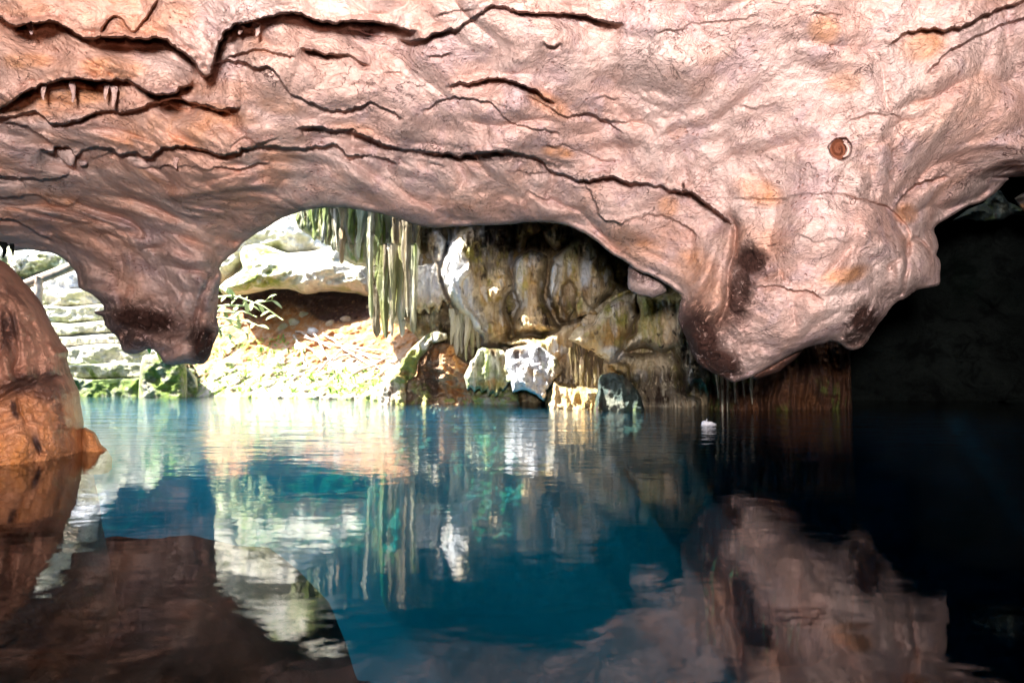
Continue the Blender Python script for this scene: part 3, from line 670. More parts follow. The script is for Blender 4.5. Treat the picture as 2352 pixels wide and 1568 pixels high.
relief('rock_nodule', z1([(492, 1015), (540, 1005), (556, 1025), (540, 1045), (505, 1042)]), ceil_D(190, 375) - .06, bulge=.03, back=.15, Rr=9, step=1.3, mat=M['pink'], amp=.004, nscale=8)
tag(COL.objects[-1], 'small round rock nodule just right of the larger angular one', 'rock nodule', 'rock nodules on the ceiling')

# small rock hanging behind the arch edge and the slab under the big mass
relief('hanging_rock', s1([(268, 480), (285, 420), (340, 420), (440, 470), (530, 520), (520, 600), (470, 622), (430, 637), (350, 622), (275, 582)]), 5.1, bulge=.22, back=.3, Rr=30, step=1.8, mat=M['pink'], amp=.02, nscale=5,
       attrs_fn=lambda X, Y: {'stain_shade': blob(X, Y, 1475, 632, 50, 22, 20) * .7})
tag(COL.objects[-1], 'small greyish rock hanging just behind the right edge of the arch', 'hanging rock', 'rock masses hanging from the cave ceiling')
relief('hanging_rock', s1([(1080, 1158), (1120, 1100), (1230, 1040), (1300, 1000), (1420, 965), (1375, 1030), (1320, 1070), (1240, 1130), (1120, 1168)]), 4.55, bulge=.15, back=.3, Rr=16, step=1.6, mat=M['boulder'], amp=.02, nscale=7,
       attrs_fn=lambda X, Y: {'stain_shade': .85})
tag(COL.objects[-1], 'dark reddish sliver of rock showing below and behind the largest hanging mass', 'hanging rock', 'rock masses hanging from the cave ceiling')

# orange boulder standing in the water at left
bo = z4([(-900, 200), (-300, 150), (-60, 300), (0, 350), (40, 370), (90, 420), (150, 490), (200, 545), (240, 600), (280, 680), (320, 760), (355, 820), (395, 875), (402, 905), (395, 935), (415, 1000),
         (440, 1070), (465, 1130), (480, 1220), (495, 1340), (520, 1480), (560, 1650), (600, 1900), (640, 2700), (-900, 2700)])
def boD(X, Y): return 3.95 + .10 * sstep(100, -600, X) - .35 * sstep(100, -300, X) + .0006 * (900 - Y) * (Y < 900) * 0 + .15 * sstep(900, 600, Y)
def boX(X, Y, d):
    W = proj(X, Y, 3.5); e = 0
    wv = np.stack([W[..., 0] * 6 + W[..., 2] * 1.6, W[..., 1], W[..., 2] * 1.1], -1)
    e = -.075 * (1 - 2.4 * np.abs(fbm(wv, 3, 201))) * sstep(900, 820, Y)
    for pts, A, wb in [(t1([(0, 580), (90, 630), (150, 690), (190, 800), (300, 880)]), .05, 10), (t1([(0, 690), (100, 760), (140, 900), (170, 1050), (170, 1200), (120, 1290)]), .07, 9),
                       (t1([(30, 840), (45, 950), (30, 1080), (0, 1130)]), .12, 12), (t1([(0, 1568), (130, 1480), (260, 1430), (330, 1390), (480, 1370), (620, 1320)]), .07, 6),
                       (t1([(130, 1310), (160, 1390), (230, 1400), (290, 1420)]), .05, 5), (t1([(480, 1390), (530, 1500), (560, 1700), (570, 1900), (575, 2050)]), .012, 7),
                       (t1([(600, 1480), (650, 1560)]), .02, 4), (t1([(300, 880), (380, 990), (470, 1150), (560, 1300)]), .04, 10), (z4([(110, 1180), (125, 1250), (155, 1300)]), .05, 4), (z4([(200, 1410), (225, 1450), (240, 1490)]), .05, 5)]:
        P = smooth_line(pts, 3); best = np.full(X.shape, 1e9)
        for i in range(len(P) - 1):
            ax, ay = P[i]; dx, dy = P[i + 1] - P[i]; t = np.clip(((X - ax) * dx + (Y - ay) * dy) / (dx * dx + dy * dy + 1e-9), 0, 1)
            best = np.minimum(best, (X - ax - t * dx) ** 2 + (Y - ay - t * dy) ** 2)
        e = e + A * np.exp(-np.sqrt(best) / wb)
    return e
def boA(X, Y):
    s = np.maximum.reduce([blob(X, Y, 20, 760, 26, 60) * 1, blob(X, Y, 70, 875, 110, 26, -14) * .9, blob(X, Y, 30, 680, 60, 16, 30) * .6, blob(X, Y, 115, 900, 50, 30) * .8, blob(X, Y, 35, 940, 12, 30, -20), blob(X, Y, 85, 1020, 10, 26, -20), blob(X, Y, 135, 950, 14, 80, -8) * .6])
    return {'stain_shade': s, 'orange': sstep(860, 980, Y) * .8}
relief('boulder', bo, boD, bulge=.75, back=1.2, Rr=190, step=2.2, mat=M['boulder'], amp=.05, nscale=4.0, extra=boX, attrs_fn=boA, seed=3, pit=.0)
tag(COL.objects[-1], 'big wet orange-brown boulder rising from the water at the left edge', 'boulder')
relief('rock', z4([(485, 1350), (530, 1348), (560, 1370), (580, 1400), (600, 1435), (622, 1458), (660, 1520), (640, 1600), (480, 1600)]), 3.75, bulge=.12, back=.3, Rr=24, step=1.6, mat=M['boulder'], amp=.015, nscale=6, attrs_fn=lambda X, Y: {'orange': .9})
tag(COL.objects[-1], 'small pointed orange rock at the waterline against the foot of the big boulder', 'rock')
# ------------------------------------------------------------------ outer shell of the cave, cliff round the open shaft, pool floor, water
def strip(name, path, z0, z1, mat, amp=.35, ns=.6, stepm=.25, lean=0.0, kind='structure', rnd=0, fine=.06):
    P = smooth_line([(a, b) for a, b in path], 6)
    L = np.concatenate([[0], np.cumsum(np.linalg.norm(np.diff(P, axis=0), axis=1))])
    n = int(L[-1] / stepm) + 2; s = np.linspace(0, L[-1], n); px = np.interp(s, L, P[:, 0]); py = np.interp(s, L, P[:, 1])
    tx = np.gradient(px); ty = np.gradient(py); ln = np.hypot(tx, ty) + 1e-9; nx, ny = -ty / ln, tx / ln
    m = int((z1 - z0) / stepm) + 2; z = np.linspace(z0, z1, m)
    Z, S = np.meshgrid(z, np.arange(n), indexing='ij'); Xp = px[S]; Yp = py[S]
    W = np.stack([Xp, Yp, Z], -1)
    d = amp * fbm(W * ns * np.array([1, 1, 1.8]), 5, 300 + rnd) + fine * ridged(W * 1.6 * np.array([1, 1, 2]), 4, 310 + rnd) + lean * (Z - z0)
    W = W + np.stack([nx[S] * d, ny[S] * d, .3 * d], -1)
    idx = np.arange(m * n).reshape(m, n)
    Fc = np.stack([idx[:-1, :-1], idx[:-1, 1:], idx[1:, 1:], idx[1:, :-1]], -1).reshape(-1, 4)
    k = m * n
    mo = np.clip(fbm(W * .8, 3, 330) * 1.2 + .1, 0, 1).ravel()
    return tag(mesh_obj(name, W.reshape(-1, 3), Fc, mat, None, {'moss': mo, 'orange': np.zeros(k), 'stain_shade': np.zeros(k)}), kind=kind)
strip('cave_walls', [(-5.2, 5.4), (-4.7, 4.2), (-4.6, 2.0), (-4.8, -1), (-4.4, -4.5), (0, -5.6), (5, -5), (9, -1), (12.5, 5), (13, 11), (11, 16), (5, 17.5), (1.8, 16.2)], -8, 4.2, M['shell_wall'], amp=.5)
strip('cliff', [(-5.6, 4.9), (-9.5, 6.5), (-13, 10), (-15, 15), (-12, 18), (-6, 19), (-2, 18), (1.0, 17), (2.2, 15.5)], -8, 7.0, M['pale'], amp=.9, ns=.45, rnd=7, fine=.12)

HOLE = np.array([(-16, 6.3), (-3, 6.3), (-1.1, 6.3), (-.75, 7.2), (-.85, 8.6), (-1.2, 9.5), (-2.9, 9.8), (-3.0, 12.0), (-1.0, 14.0), (2.0, 17), (2, 24), (-18, 24)], float)
gx = np.arange(-16, 14.5, .25); gy = np.arange(-6.2, 18.5, .25); GX, GY = np.meshgrid(gx, gy)
RH = smooth_line(np.vstack([HOLE, HOLE[:1]]), 10)[:-1]
RH = RH + .32 * np.stack([fbm(np.stack([RH[:, 0] * 1.3, RH[:, 1] * 1.3, RH[:, 0] * 0 + k], -1), 3, 410) for k in (0, 8)], -1)
sdh, nhx, nhy = poly_sd(GX, GY, RH)
LIGHT_HOLE = smooth_ring([(2.0, 6.0), (3.2, 5.6), (4.4, 6.0), (4.5, 7.4), (3.3, 8.0), (2.1, 7.4)], 4); sd2, mx2, my2 = poly_sd(GX, GY, LIGHT_HOLE)  # added opening that lets skylight into the right chamber
m2 = np.abs(sd2) < np.abs(sdh); nhx = np.where(m2, mx2, nhx); nhy = np.where(m2, my2, nhy); sdh = np.maximum(sdh, sd2)
snp = (sdh > 0) & (sdh < .26); GX = np.where(snp, nhx, GX); GY = np.where(snp, nhy, GY); sdh = np.where(snp, -1e-3, sdh)
W = np.stack([GX, GY, 0 * GX], -1)
GZ = 1.66 + 1.1 * sstep(1.3, 3.2, GY) + 1.5 * sstep(2.0, 6.0, np.abs(GX)) * (GY < 30) + .10 * np.clip(GY - 9, 0, 9) + .25 * fbm(W * .7, 4, 400) * sstep(.8, 2.6, GY) + .06 * fbm(W * 2.5, 3, 401)
q = (sdh[:-1, :-1] < 0) & (sdh[1:, :-1] < 0) & (sdh[1:, 1:] < 0) & (sdh[:-1, 1:] < 0) & ((GX[:-1, :-1] > -5.2) | (GY[:-1, :-1] < 5.5))
idx = np.arange(GX.size).reshape(GX.shape); r, c = np.nonzero(q)
Fr = np.stack([idx[r, c], idx[r, c + 1], idx[r + 1, c + 1], idx[r + 1, c]], 1); u, inv = np.unique(Fr, return_inverse=True)
V = np.stack([GX, GY, GZ], -1).reshape(-1, 3)[u]; z0_ = np.zeros(len(V))
tag(mesh_obj('cave_roof', V, inv.reshape(Fr.shape), M['shell_wall'], None, {'moss': z0_, 'orange': z0_, 'stain_shade': z0_}), kind='structure')
strip('roof_light_block', [(-15, 6.5), (-6, 6.4), (-2, 6.35), (.9, 6.3)], 2.5, 4.4, M['shell_wall'], amp=.1, ns=1, rnd=9, fine=.03)  # added unseen strip, keeps daylight from leaking in above the ceiling

strip('light_shaft_wall', [(1.95, 5.95), (3.2, 5.5), (4.5, 5.95), (4.6, 7.4), (3.3, 8.1), (2.0, 7.5), (1.93, 6.1), (1.96, 5.9)], 2.55, 6.6, M['pale'], amp=.08, ns=1, rnd=31, fine=.03)  # added unseen shaft, blocks direct sun and passes soft skylight down
# pool floor: pale limestone, deep under the arch, rising to the far shore
fx = np.arange(-15, 15, .09); fy = np.arange(-6, 19, .09); FX, FY = np.meshgrid(fx, fy)
W = np.stack([FX, FY, 0 * FX], -1)
FZ = -6.4 + .8 * fbm(W * .45, 4, 500) + .12 * fbm(W * 1.8, 4, 501)
FZ += 6.0 * sstep(11.5, 15, FY) * sstep(2.5, -1.5, FX) + 1.2 * sstep(1.5, -.5, FY) + 2.6 * sstep(-1.5, -4.2, FX) * sstep(7, 3, FY)
added_shelf = sstep(2.0, -2.2, FX + .8 * fbm(W * .8, 3, 510)) * sstep(9.6, 5.2, FY + .8 * fbm(W * .9, 3, 513))  # added shallow shelf, coloured dark to hide the blue glow at left
FZ = FZ * (1 - added_shelf) + added_shelf * (-.75 + .22 * fbm(W * 1.1, 3, 511) + .03 * fbm(W * 5, 3, 514))
FZ = np.minimum(FZ, -.3)
idx = np.arange(FX.size).reshape(FX.shape)
Fr = np.stack([idx[:-1, :-1], idx[:-1, 1:], idx[1:, 1:], idx[1:, :-1]], -1).reshape(-1, 4); z0_ = np.zeros(FX.size)
tag(mesh_obj('pool_floor', np.stack([FX, FY, FZ], -1).reshape(-1, 3), Fr, M['floor'], None, {'moss': z0_, 'orange': z0_, 'stain_shade': added_shelf.ravel() * 2}), kind='structure')

s = NT('pool_water'); pos = s.n('ShaderNodeNewGeometry').outputs['Position']
sepy = s.n('ShaderNodeSeparateXYZ'); s.l(pos, sepy.inputs[0])
rip = s.ramp(sepy.outputs[1], 2.4, 6.5, .10, 1.0)
rip = s.math('MULTIPLY', rip, s.ramp(sepy.outputs[0], 1.2, 4.0, 1.0, .25))
w1 = s.noise(s.scaled(pos, (.8, 1.3, 1), (0, 0, .25)), 2.2, 3, .5, .4)
w2 = s.noise(s.scaled(pos, (.8, 1.5, 1), (0, 0, -.3)), 7.5, 3, .55, .3)
w3 = s.noise(s.scaled(pos, (1, 1.6, 1)), 22, 2, .5)
hh = s.math('ADD', s.math('MULTIPLY', w1, 1.0), s.math('ADD', s.math('MULTIPLY', w2, .40), s.math('MULTIPLY', w3, .10)))
bp = s.n('ShaderNodeBump'); bp.inputs['Distance'].default_value = .016; s.l(rip, bp.inputs['Strength']); s.l(hh, bp.inputs['Height'])
fr = s.n('ShaderNodeFresnel'); fr.inputs['IOR'].default_value = 1.36; s.l(bp.outputs[0], fr.inputs['Normal'])
gl = s.n('ShaderNodeBsdfGlossy'); gl.inputs['Roughness'].default_value = .004; s.l(bp.outputs[0], gl.inputs['Normal'])
tr = s.n('ShaderNodeBsdfTransparent'); tr.inputs[0].default_value = (.90, .97, 1, 1)
mx = s.n('ShaderNodeMixShader'); s.l(fr.outputs[0], mx.inputs[0]); s.l(tr.outputs[0], mx.inputs[1]); s.l(gl.outputs[0], mx.inputs[2])
s.l(mx.outputs[0], s.out.inputs[0])
va = s.n('ShaderNodeVolumeAbsorption'); va.inputs['Color'].default_value = (.0, .76, .91, 1); va.inputs['Density'].default_value = .5
vs = s.n('ShaderNodeVolumeScatter'); vs.inputs['Color'].default_value = (.04, .60, 1, 1); vs.inputs['Density'].default_value = .19
ad = s.n('ShaderNodeAddShader'); s.l(va.outputs[0], ad.inputs[0]); s.l(vs.outputs[0], ad.inputs[1]); s.l(ad.outputs[0], s.out.inputs['Volume'])
M['water'] = s.m
bxv = [(-17, -7, -9), (15, -7, -9), (15, 20, -9), (-17, 20, -9), (-17, -7, 0), (15, -7, 0), (15, 20, 0), (-17, 20, 0)]
tag(mesh_obj('water', np.array(bxv, float), [(0, 3, 2, 1), (4, 5, 6, 7), (0, 1, 5, 4), (1, 2, 6, 5), (2, 3, 7, 6), (3, 0, 4, 7)], M['water'], smooth=False), kind='structure')

# ------------------------------------------------------------------ far shore at left: stepped ledges, log rail
zero = lambda v: (lambda X, Y: {'moss': v})
GL = 'stone ledges stepping up from the far left shore'
SL = [([(60, 866), (200, 872), (300, 868), (380, 862), (450, 866), (455, 1200), (60, 1200)], 13.2, .35, .9, 'lowest ledge at the waterline, grey green and lumpy, right of the orange boulder', 'mossy'),
      ([(60, 838), (200, 834), (300, 830), (360, 838), (440, 845), (445, 866), (360, 868), (200, 872), (60, 868)], 13.6, .4, .35, 'second ledge above the water with dark moss along its underside', 'mossy'),
      ([(60, 797), (160, 795), (280, 788), (340, 800), (420, 812), (430, 838), (300, 838), (60, 840)], 13.9, .4, .1, 'white sunlit ledge just below the thin dark crack', 'pale'),
      ([(60, 768), (160, 772), (260, 766), (330, 775), (430, 780), (430, 800), (280, 791), (150, 797), (60, 800)], 14.2, .35, .15, 'white ledge just above the thin dark crack', 'pale'),
      ([(50, 736), (160, 742), (280, 735), (330, 745), (430, 750), (430, 778), (260, 766), (150, 772), (50, 768)], 14.4, .5, .7, 'ledge with a moss-dark undercut to the left of the brown pendant tip', 'mossy'),
      ([(40, 700), (160, 704), (260, 698), (330, 705), (430, 715), (430, 745), (280, 738), (160, 744), (40, 740)], 14.9, .35, .2, 'broad bright ledge left of the little knob on the pendant', 'pale'),
      ([(30, 664), (110, 668), (200, 660), (300, 670), (400, 680), (430, 710), (280, 702), (160, 706), (30, 704)], 15.4, .35, .3, 'uppermost bright ledge at the foot of the rail post', 'pale')]
for i, (o_, D_, bu, mo, la, mt) in enumerate(SL):
    relief('stone_ledge', o_, D_, bulge=bu * .6, back=1.6, Rr=7, step=2.2, mat=M[mt], amp=.10, nscale=1.8, rough_edge=4, attrs_fn=zero(mo), seed=20 + i)
    tag(COL.objects[-1], la, 'stone ledge', GL)
relief('boulder', [(322, 840), (345, 815), (380, 808), (418, 815), (428, 850), (430, 1150), (316, 1150)], 12.7, bulge=.4, back=.7, Rr=30, step=2, mat=M['mossy'], amp=.12, nscale=2, attrs_fn=lambda X, Y: {'moss': .8, 'stain_shade': .5}, seed=31)
tag(COL.objects[-1], 'dark mossy boulder at the far waterline straight below the brown pendant tip', 'boulder')
relief('boulder', [(-60, 566), (20, 560), (60, 566), (110, 572), (150, 590), (150, 640), (90, 650), (0, 650), (-60, 640)], 17.0, bulge=.8, back=1, Rr=36, step=2.5, mat=M['pale'], amp=.3, nscale=1.4, attrs_fn=zero(.55), seed=33)
tag(COL.objects[-1], 'sunlit yellow-green rock behind the log rail at far left', 'boulder')
relief('boulder', [(60, 640), (140, 615), (210, 620), (260, 650), (260, 690), (60, 690)], 16.2, bulge=.6, back=1, Rr=36, step=2.5, mat=M['greyrock'], amp=.2, nscale=1.4, seed=34)
tag(COL.objects[-1], 'blazing white rock block under the log rail at far left', 'boulder')

def tube(name, pts, radii, mat, parent=None, sides=10, label=None, cat=None, group=None, wob=.06, seed=0):
    P = np.array(pts, float); V = []; Fc = []; n = len(P)
    for i in range(n):
        tng = P[min(n - 1, i + 1)] - P[max(0, i - 1)]; tng /= np.linalg.norm(tng) + 1e-9
        a = np.cross(tng, (0.12, .3, .95)); a /= np.linalg.norm(a) + 1e-9; b = np.cross(tng, a)
        r_ = radii if isinstance(radii, (int, float)) else radii[0] + (radii[1] - radii[0]) * i / (n - 1)
        for k in range(sides):
            an = 2 * math.pi * k / sides; rr = r_ * (1 + wob * math.sin(3 * an + i * .9 + seed) + wob * math.sin(5 * an - i * .5))
            V.append(P[i] + a * rr * math.cos(an) + b * rr * math.sin(an))
    for i in range(n - 1):
        for k in range(sides):
            k2 = (k + 1) % sides; Fc.append((i * sides + k, (i + 1) * sides + k, (i + 1) * sides + k2, i * sides + k2))
    Fc.append(tuple(range(sides))[::-1]); Fc.append(tuple((n - 1) * sides + k for k in range(sides)))
    o = mesh_obj(name, np.array(V), Fc, mat, parent)
    return tag(o, label, cat, group)
def pline(pts, n=14, wob=0.0, seed=0):
    P = np.array(pts, float); L = np.concatenate([[0], np.cumsum(np.linalg.norm(np.diff(P, axis=0), axis=1))]); s_ = np.linspace(0, L[-1], n)
    Q = np.stack([np.interp(s_, L, P[:, k]) for k in range(P.shape[1])], 1)
    if wob: Q = Q + wob * np.stack([vnoise(np.stack([s_ * 3 / max(L[-1], .01), s_ * 0, s_ * 0 + k * 7 + seed], -1), 900) for k in range(3)], 1)
    return Q
rl = empty('log_railing', tuple(proj(93, 700, 12.6)))
tag(rl, 'rough log railing above the white ledges at far left', 'railing')
tube('rail', pline([proj(-70, 700, 13.6), proj(60, 655, 13.0), proj(200, 594, 12.4)], 16, .05), .078, M['wood'], rl)
tube('post', pline([proj(93, 636, 12.75), proj(89, 668, 12.75), proj(86, 712, 12.75)], 10, .03), .062, M['wood'], rl)
tube('post', pline([proj(-30, 690, 13.5), proj(-33, 730, 13.5)], 8, .03), .062, M['wood'], rl)

# ------------------------------------------------------------------ the debris bank below the undercut slab
def bankD(X, Y):
    base = np.interp(X, [380, 450, 880, 1010, 1200], [13.2, 13.2, 11.0, 10.0, 9.6])
    return base + np.clip(912 - Y, 0, 400) * .0135
bank = [(405, 1250), (405, 860), (440, 835), (470, 800), (500, 740), (520, 690), (600, 660), (860, 660), (1000, 740), (1120, 800), (1180, 860), (1180, 1250)]
def bankA(X, Y):
    o_ = sstep(890, 790, Y + 20 * np.sin(X * .05)) * 1.0 + blob(X, Y, 1000, 880, 110, 60) * .6
    m_ = sstep(850, 895, Y) * .75 + blob(X, Y, 560, 860, 100, 50) * .4
    return {'orange': np.clip(o_, 0, 1), 'moss': np.clip(m_, 0, 1), 'stain_shade': np.clip(sstep(750, 700, Y + 14 * np.sin(X * .04)) + blob(X, Y, 800, 715, 80, 30), 0, 1)}  # darkening at the top paints in the shade beneath the slab
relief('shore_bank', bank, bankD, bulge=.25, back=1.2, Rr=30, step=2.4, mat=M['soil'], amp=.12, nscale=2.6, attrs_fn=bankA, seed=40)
tag(COL.objects[-1], kind='structure')
slab = z5([(130, 650), (180, 600), (250, 555), (320, 500), (290, 410), (320, 345), (450, 325), (650, 390), (850, 370), (1000, 330), (1120, 440), (1240, 470), (1260, 700), (1150, 688), (1000, 672), (880, 678), (790, 695), (650, 655), (540, 655), (450, 672), (300, 700), (180, 700)])
def slabA(X, Y): return {'moss': np.clip(blob(X, Y, 590, 632, 75, 34) * 1.0 + blob(X, Y, 600, 580, 60, 20) * .8 + sstep(640, 675, Y) * .5, 0, 1), 'orange': sstep(650, 676, Y) * .4}
relief('rock_slab', slab, lambda X, Y: 14.3 - (Y - 560) * .004, bulge=.8, back=1.6, Rr=60, step=2.2, mat=M['pale'], amp=.16, nscale=1.6, attrs_fn=slabA, seed=41)
tag(COL.objects[-1], 'big mossy overhanging rock slab above the dark undercut, seen through the arch', 'rock slab')
relief('undercut_wall', z5([(100, 620), (1300, 600), (1400, 800), (1300, 1000), (700, 980), (100, 900)]), 16.4, bulge=.1, back=1.2, Rr=30, step=4, mat=M['soil'], amp=.25, nscale=1.4, attrs_fn=lambda X, Y: {'stain_shade': .8 * (Y < 715), 'orange': .6}, seed=42)  # dark upper part paints in the undercut's shade
tag(COL.objects[-1], kind='structure')
relief('boulder', z5([(60, 640), (60, 420), (160, 300), (330, 130), (560, 60), (760, 60), (900, 280), (980, 380), (700, 430), (420, 400), (250, 560), (120, 660)]), 15.6, bulge=.8, back=1.6, Rr=70, step=2.8, mat=M['pale'], amp=.2, nscale=1.2, seed=43)
tag(COL.objects[-1], 'blazing white sunlit rock filling the top left of the arch opening', 'boulder')

def stone(px, py, D, rad, mat, label, seed, group, name='stone', sq=(1, 1, .7), attrs=(0, 0, 0)):
    rs = np.random.default_rng(seed); c = proj(px, py, D)
    import bmesh
    bm = bmesh.new(); bmesh.ops.create_icosphere(bm, subdivisions=3, radius=1)
    V = np.array([v.co[:] for v in bm.verts]); Fc = [tuple(v.index for v in f.verts) for f in bm.faces]; bm.free()
    for _ in range(7):
        nrm = rs.normal(size=3); nrm /= np.linalg.norm(nrm); k = V @ nrm; lim = rs.uniform(.55, .85)
        V = V - np.outer(np.clip(k - lim, 0, None) * .85, nrm)
    V = V * (1 + .10 * fbm(V * 1.6 + seed, 3, seed))[:, None] * np.array(sq) * rad
    a = rs.uniform(0, 6.28); ca, sa = math.cos(a), math.sin(a); ti = rs.uniform(-.4, .4)
    V = np.stack([V[:, 0] * ca - V[:, 1] * sa, V[:, 0] * sa + V[:, 1] * ca, V[:, 2] + ti * V[:, 0]], 1) + c
    n = len(V); z_ = np.zeros(n)
    return tag(mesh_obj(name, V, Fc, mat, None, {'stain_shade': z_ + attrs[0], 'orange': z_ + attrs[1], 'moss': z_ + attrs[2]}), label, 'stone', group)
GD = 'loose stones on the debris bank'
def bank_front(x, y): return float(bankD(np.array(x), np.array(y))) - .25
ST_ = [(852, 708, 12, 'soil', 'rounded pale orange stone sitting highest on the debris bank under the undercut'), (873, 728, 17, 'soil', 'orange stone leaning against the roundest stone, right of it'), (700, 722, 13, 'pale', 'rounded cream stone at the upper left of the debris, beneath the mossy slab'),
       (678, 742, 16, 'pale', 'cream stone just below the rounded upper left one'), (650, 752, 14, 'pale', 'white angular stone at the left start of the debris fan'), (760, 745, 15, 'soil', 'tan stone in the middle of the orange soil'),
       (795, 735, 14, 'soil', 'orange stone in the soil just left of the hanging brown stalactites'), (825, 752, 16, 'soil', 'broad tan stone near the tips of the brown stalactites'), (720, 765, 18, 'greyrock', 'large white stone above the crossed sticks'),
       (785, 775, 17, 'greyrock', 'white stone touching the upper ends of the sticks'), (690, 800, 20, 'pale', 'big pale stone left of the stick pile'), (735, 812, 13, 'greyrock', 'grey stone half under the stick pile'), (860, 790, 16, 'soil', 'orange stone right of the stick pile'),
       (890, 815, 13, 'pale', 'pale stone beside the slanting yellow boulder'), (830, 820, 15, 'greyrock', 'white stone under the right ends of the sticks'), (770, 840, 15, 'greyrock', 'bluish stone below the stick pile'), (700, 850, 17, 'mossy', 'mossy stone midway down the bank'),
       (640, 840, 18, 'pale', 'white stone left of the mossy one midway down the bank'), (580, 850, 17, 'pale', 'pale stone among the small leaves on the left of the bank'), (530, 840, 15, 'mossy', 'mossy stone near the left end of the bank'), (500, 885, 16, 'mossy', 'dark mossy stone at the waterline, left end of the bank'),
       (560, 893, 14, 'mossy', 'green stone at the waterline, second from the left end of the bank'), (620, 885, 18, 'pale', 'pale stone near the waterline below the small leaves'), (680, 893, 14, 'mossy', 'mossy stone at the waterline under the middle of the bank'), (745, 885, 17, 'pale', 'pale stone near the waterline, middle right of the bank'),
       (810, 893, 14, 'pale', 'small cream stone at the waterline left of the slanting boulder'), (850, 868, 15, 'greyrock', 'whitish stone just left of the slanting yellow boulder'), (905, 790, 11, 'soil', 'small orange stone above the top of the slanting boulder')]
for i, (x, y, r_, mt, la) in enumerate(ST_):
    Db = bank_front(x, y); stone(x, y, Db, r_ * Db / F, M[mt], la, 60 + i, GD, attrs=(0, .35 if mt == 'soil' else 0, .7 if mt == 'mossy' else .15))
GS2 = 'dead sticks lying on the debris bank'
SK = [((700, 775), (905, 832), 'longest dead stick slanting down right across the debris bank'), ((745, 770), (860, 850), 'dead stick crossing under the longest one toward lower right'), ((735, 850), (800, 790), 'short stick rising to the right across the pile'), ((700, 790), (740, 830), 'thin short stick at the left end of the stick pile'),
      ((790, 795), (900, 812), 'nearly level stick at the right of the pile'), ((760, 830), (870, 790), 'stick rising to the right behind the crossing'), ((810, 860), (900, 820), 'lower stick pointing up right toward the slanting boulder'), ((720, 765), (775, 860), 'steep thin stick in the middle of the pile'),
      ((680, 762), (760, 800), 'upper left stick of the pile'), ((820, 800), (880, 855), 'steep stick at the right end of the pile'), ((675, 770), (705, 840), 'steepest thin twig at the far left of the pile')]
for i, (a, b, la) in enumerate(SK):
    Da, Db = bank_front(*a) - .12, bank_front(*b) - .14
    tube('stick', pline([proj(*a, Da), proj((a[0] + b[0]) / 2, (a[1] + b[1]) / 2 - 3, (Da + Db) / 2 - .06), proj(*b, Db)], 12, .05, i), (.022, .010), M['stick'], None, 6, la, 'stick', GS2, seed=i)

def leaf_mesh(base, d, up, L, Wd, curl=.25, n=7):
    d = np.array(d, float); d /= np.linalg.norm(d); side = np.cross(d, up); side /= np.linalg.norm(side) + 1e-9; nrm = np.cross(side, d)
    V = []; Fc = []
    for i in range(n):
        u = i / (n - 1); wd = Wd * math.sin(math.pi * min(1, u * .92 + .06)) ** .8
        c = np.array(base) + d * L * u - nrm * curl * L * u * u
        V += [c - side * wd / 2 + nrm * wd * .15, c, c + side * wd / 2 + nrm * wd * .15]
    for i in range(n - 1):
        for k in (0, 1): Fc.append((i * 3 + k, i * 3 + k + 1, (i + 1) * 3 + k + 1, (i + 1) * 3 + k))
    return V, Fc
def add_leaf(parent, base, d, L, Wd, mat, curl=.25):
    V, Fc = leaf_mesh(base, d, (0.1, -.5, .85), L, Wd, curl); return mesh_obj('leaf', np.array(V), Fc, mat, parent)
def plant(label, base, stems, leafL, leafW, mat, seed, per=6, group=None, lspread=.9):
    e = empty('leafy_plant', tuple(base)); tag(e, label, 'plant', group); rs = np.random.default_rng(seed)
    for st_ in stems:
        P = pline(st_, 12, .02, seed); tube('stem', P, (.014, .006), M['leaf_pale'], e, 6)
        for k in range(per):
            q_ = P[int(2 + (k + .5) / per * 9)]; tn = P[-1] - P[0]; tn = tn / np.linalg.norm(tn)
            dd = tn * .6 + rs.normal(size=3) * lspread * np.array([1, .5, .8]); add_leaf(e, q_, dd, leafL * rs.uniform(.7, 1.2), leafW * rs.uniform(.8, 1.2), mat, rs.uniform(.1, .5))
    return e
GP = 'leafy plants growing on the far shore'
plant('trailing pale plant with long white-lit stems at the left edge of the arch opening', proj(490, 690, 9.8),
      [[proj(490, 684, 9.8), proj(545, 680, 9.7), proj(600, 700, 9.6), proj(650, 735, 9.6)], [proj(492, 705, 9.8), proj(560, 700, 9.7), proj(625, 690, 9.6), proj(628, 676, 9.6)], [proj(488, 730, 9.8), proj(560, 735, 9.7), proj(605, 752, 9.6)], [proj(490, 660, 9.9), proj(515, 660, 9.8), proj(532, 668, 9.8)], [proj(488, 760, 9.9), proj(530, 742, 9.8), proj(570, 765, 9.7)], [proj(490, 715, 9.9), proj(525, 718, 9.8), proj(560, 715, 9.7), proj(590, 728, 9.7)], [proj(492, 745, 9.9), proj(515, 770, 9.8), proj(540, 790, 9.8)]],
      .14, .05, M['leaf_pale'], 5, 7, GP)
plant('leafy bright green plant standing behind the left pendant, seen mainly in the water', proj(372, 812, 11.5),
      [[proj(360, 812, 11.5), proj(350, 780, 11.5), proj(335, 740, 11.4)], [proj(380, 812, 11.5), proj(390, 770, 11.5), proj(395, 715, 11.5)], [proj(400, 812, 11.6), proj(425, 780, 11.5), proj(440, 740, 11.5)]],
      .26, .12, M['leaf'], 6, 7, GP)
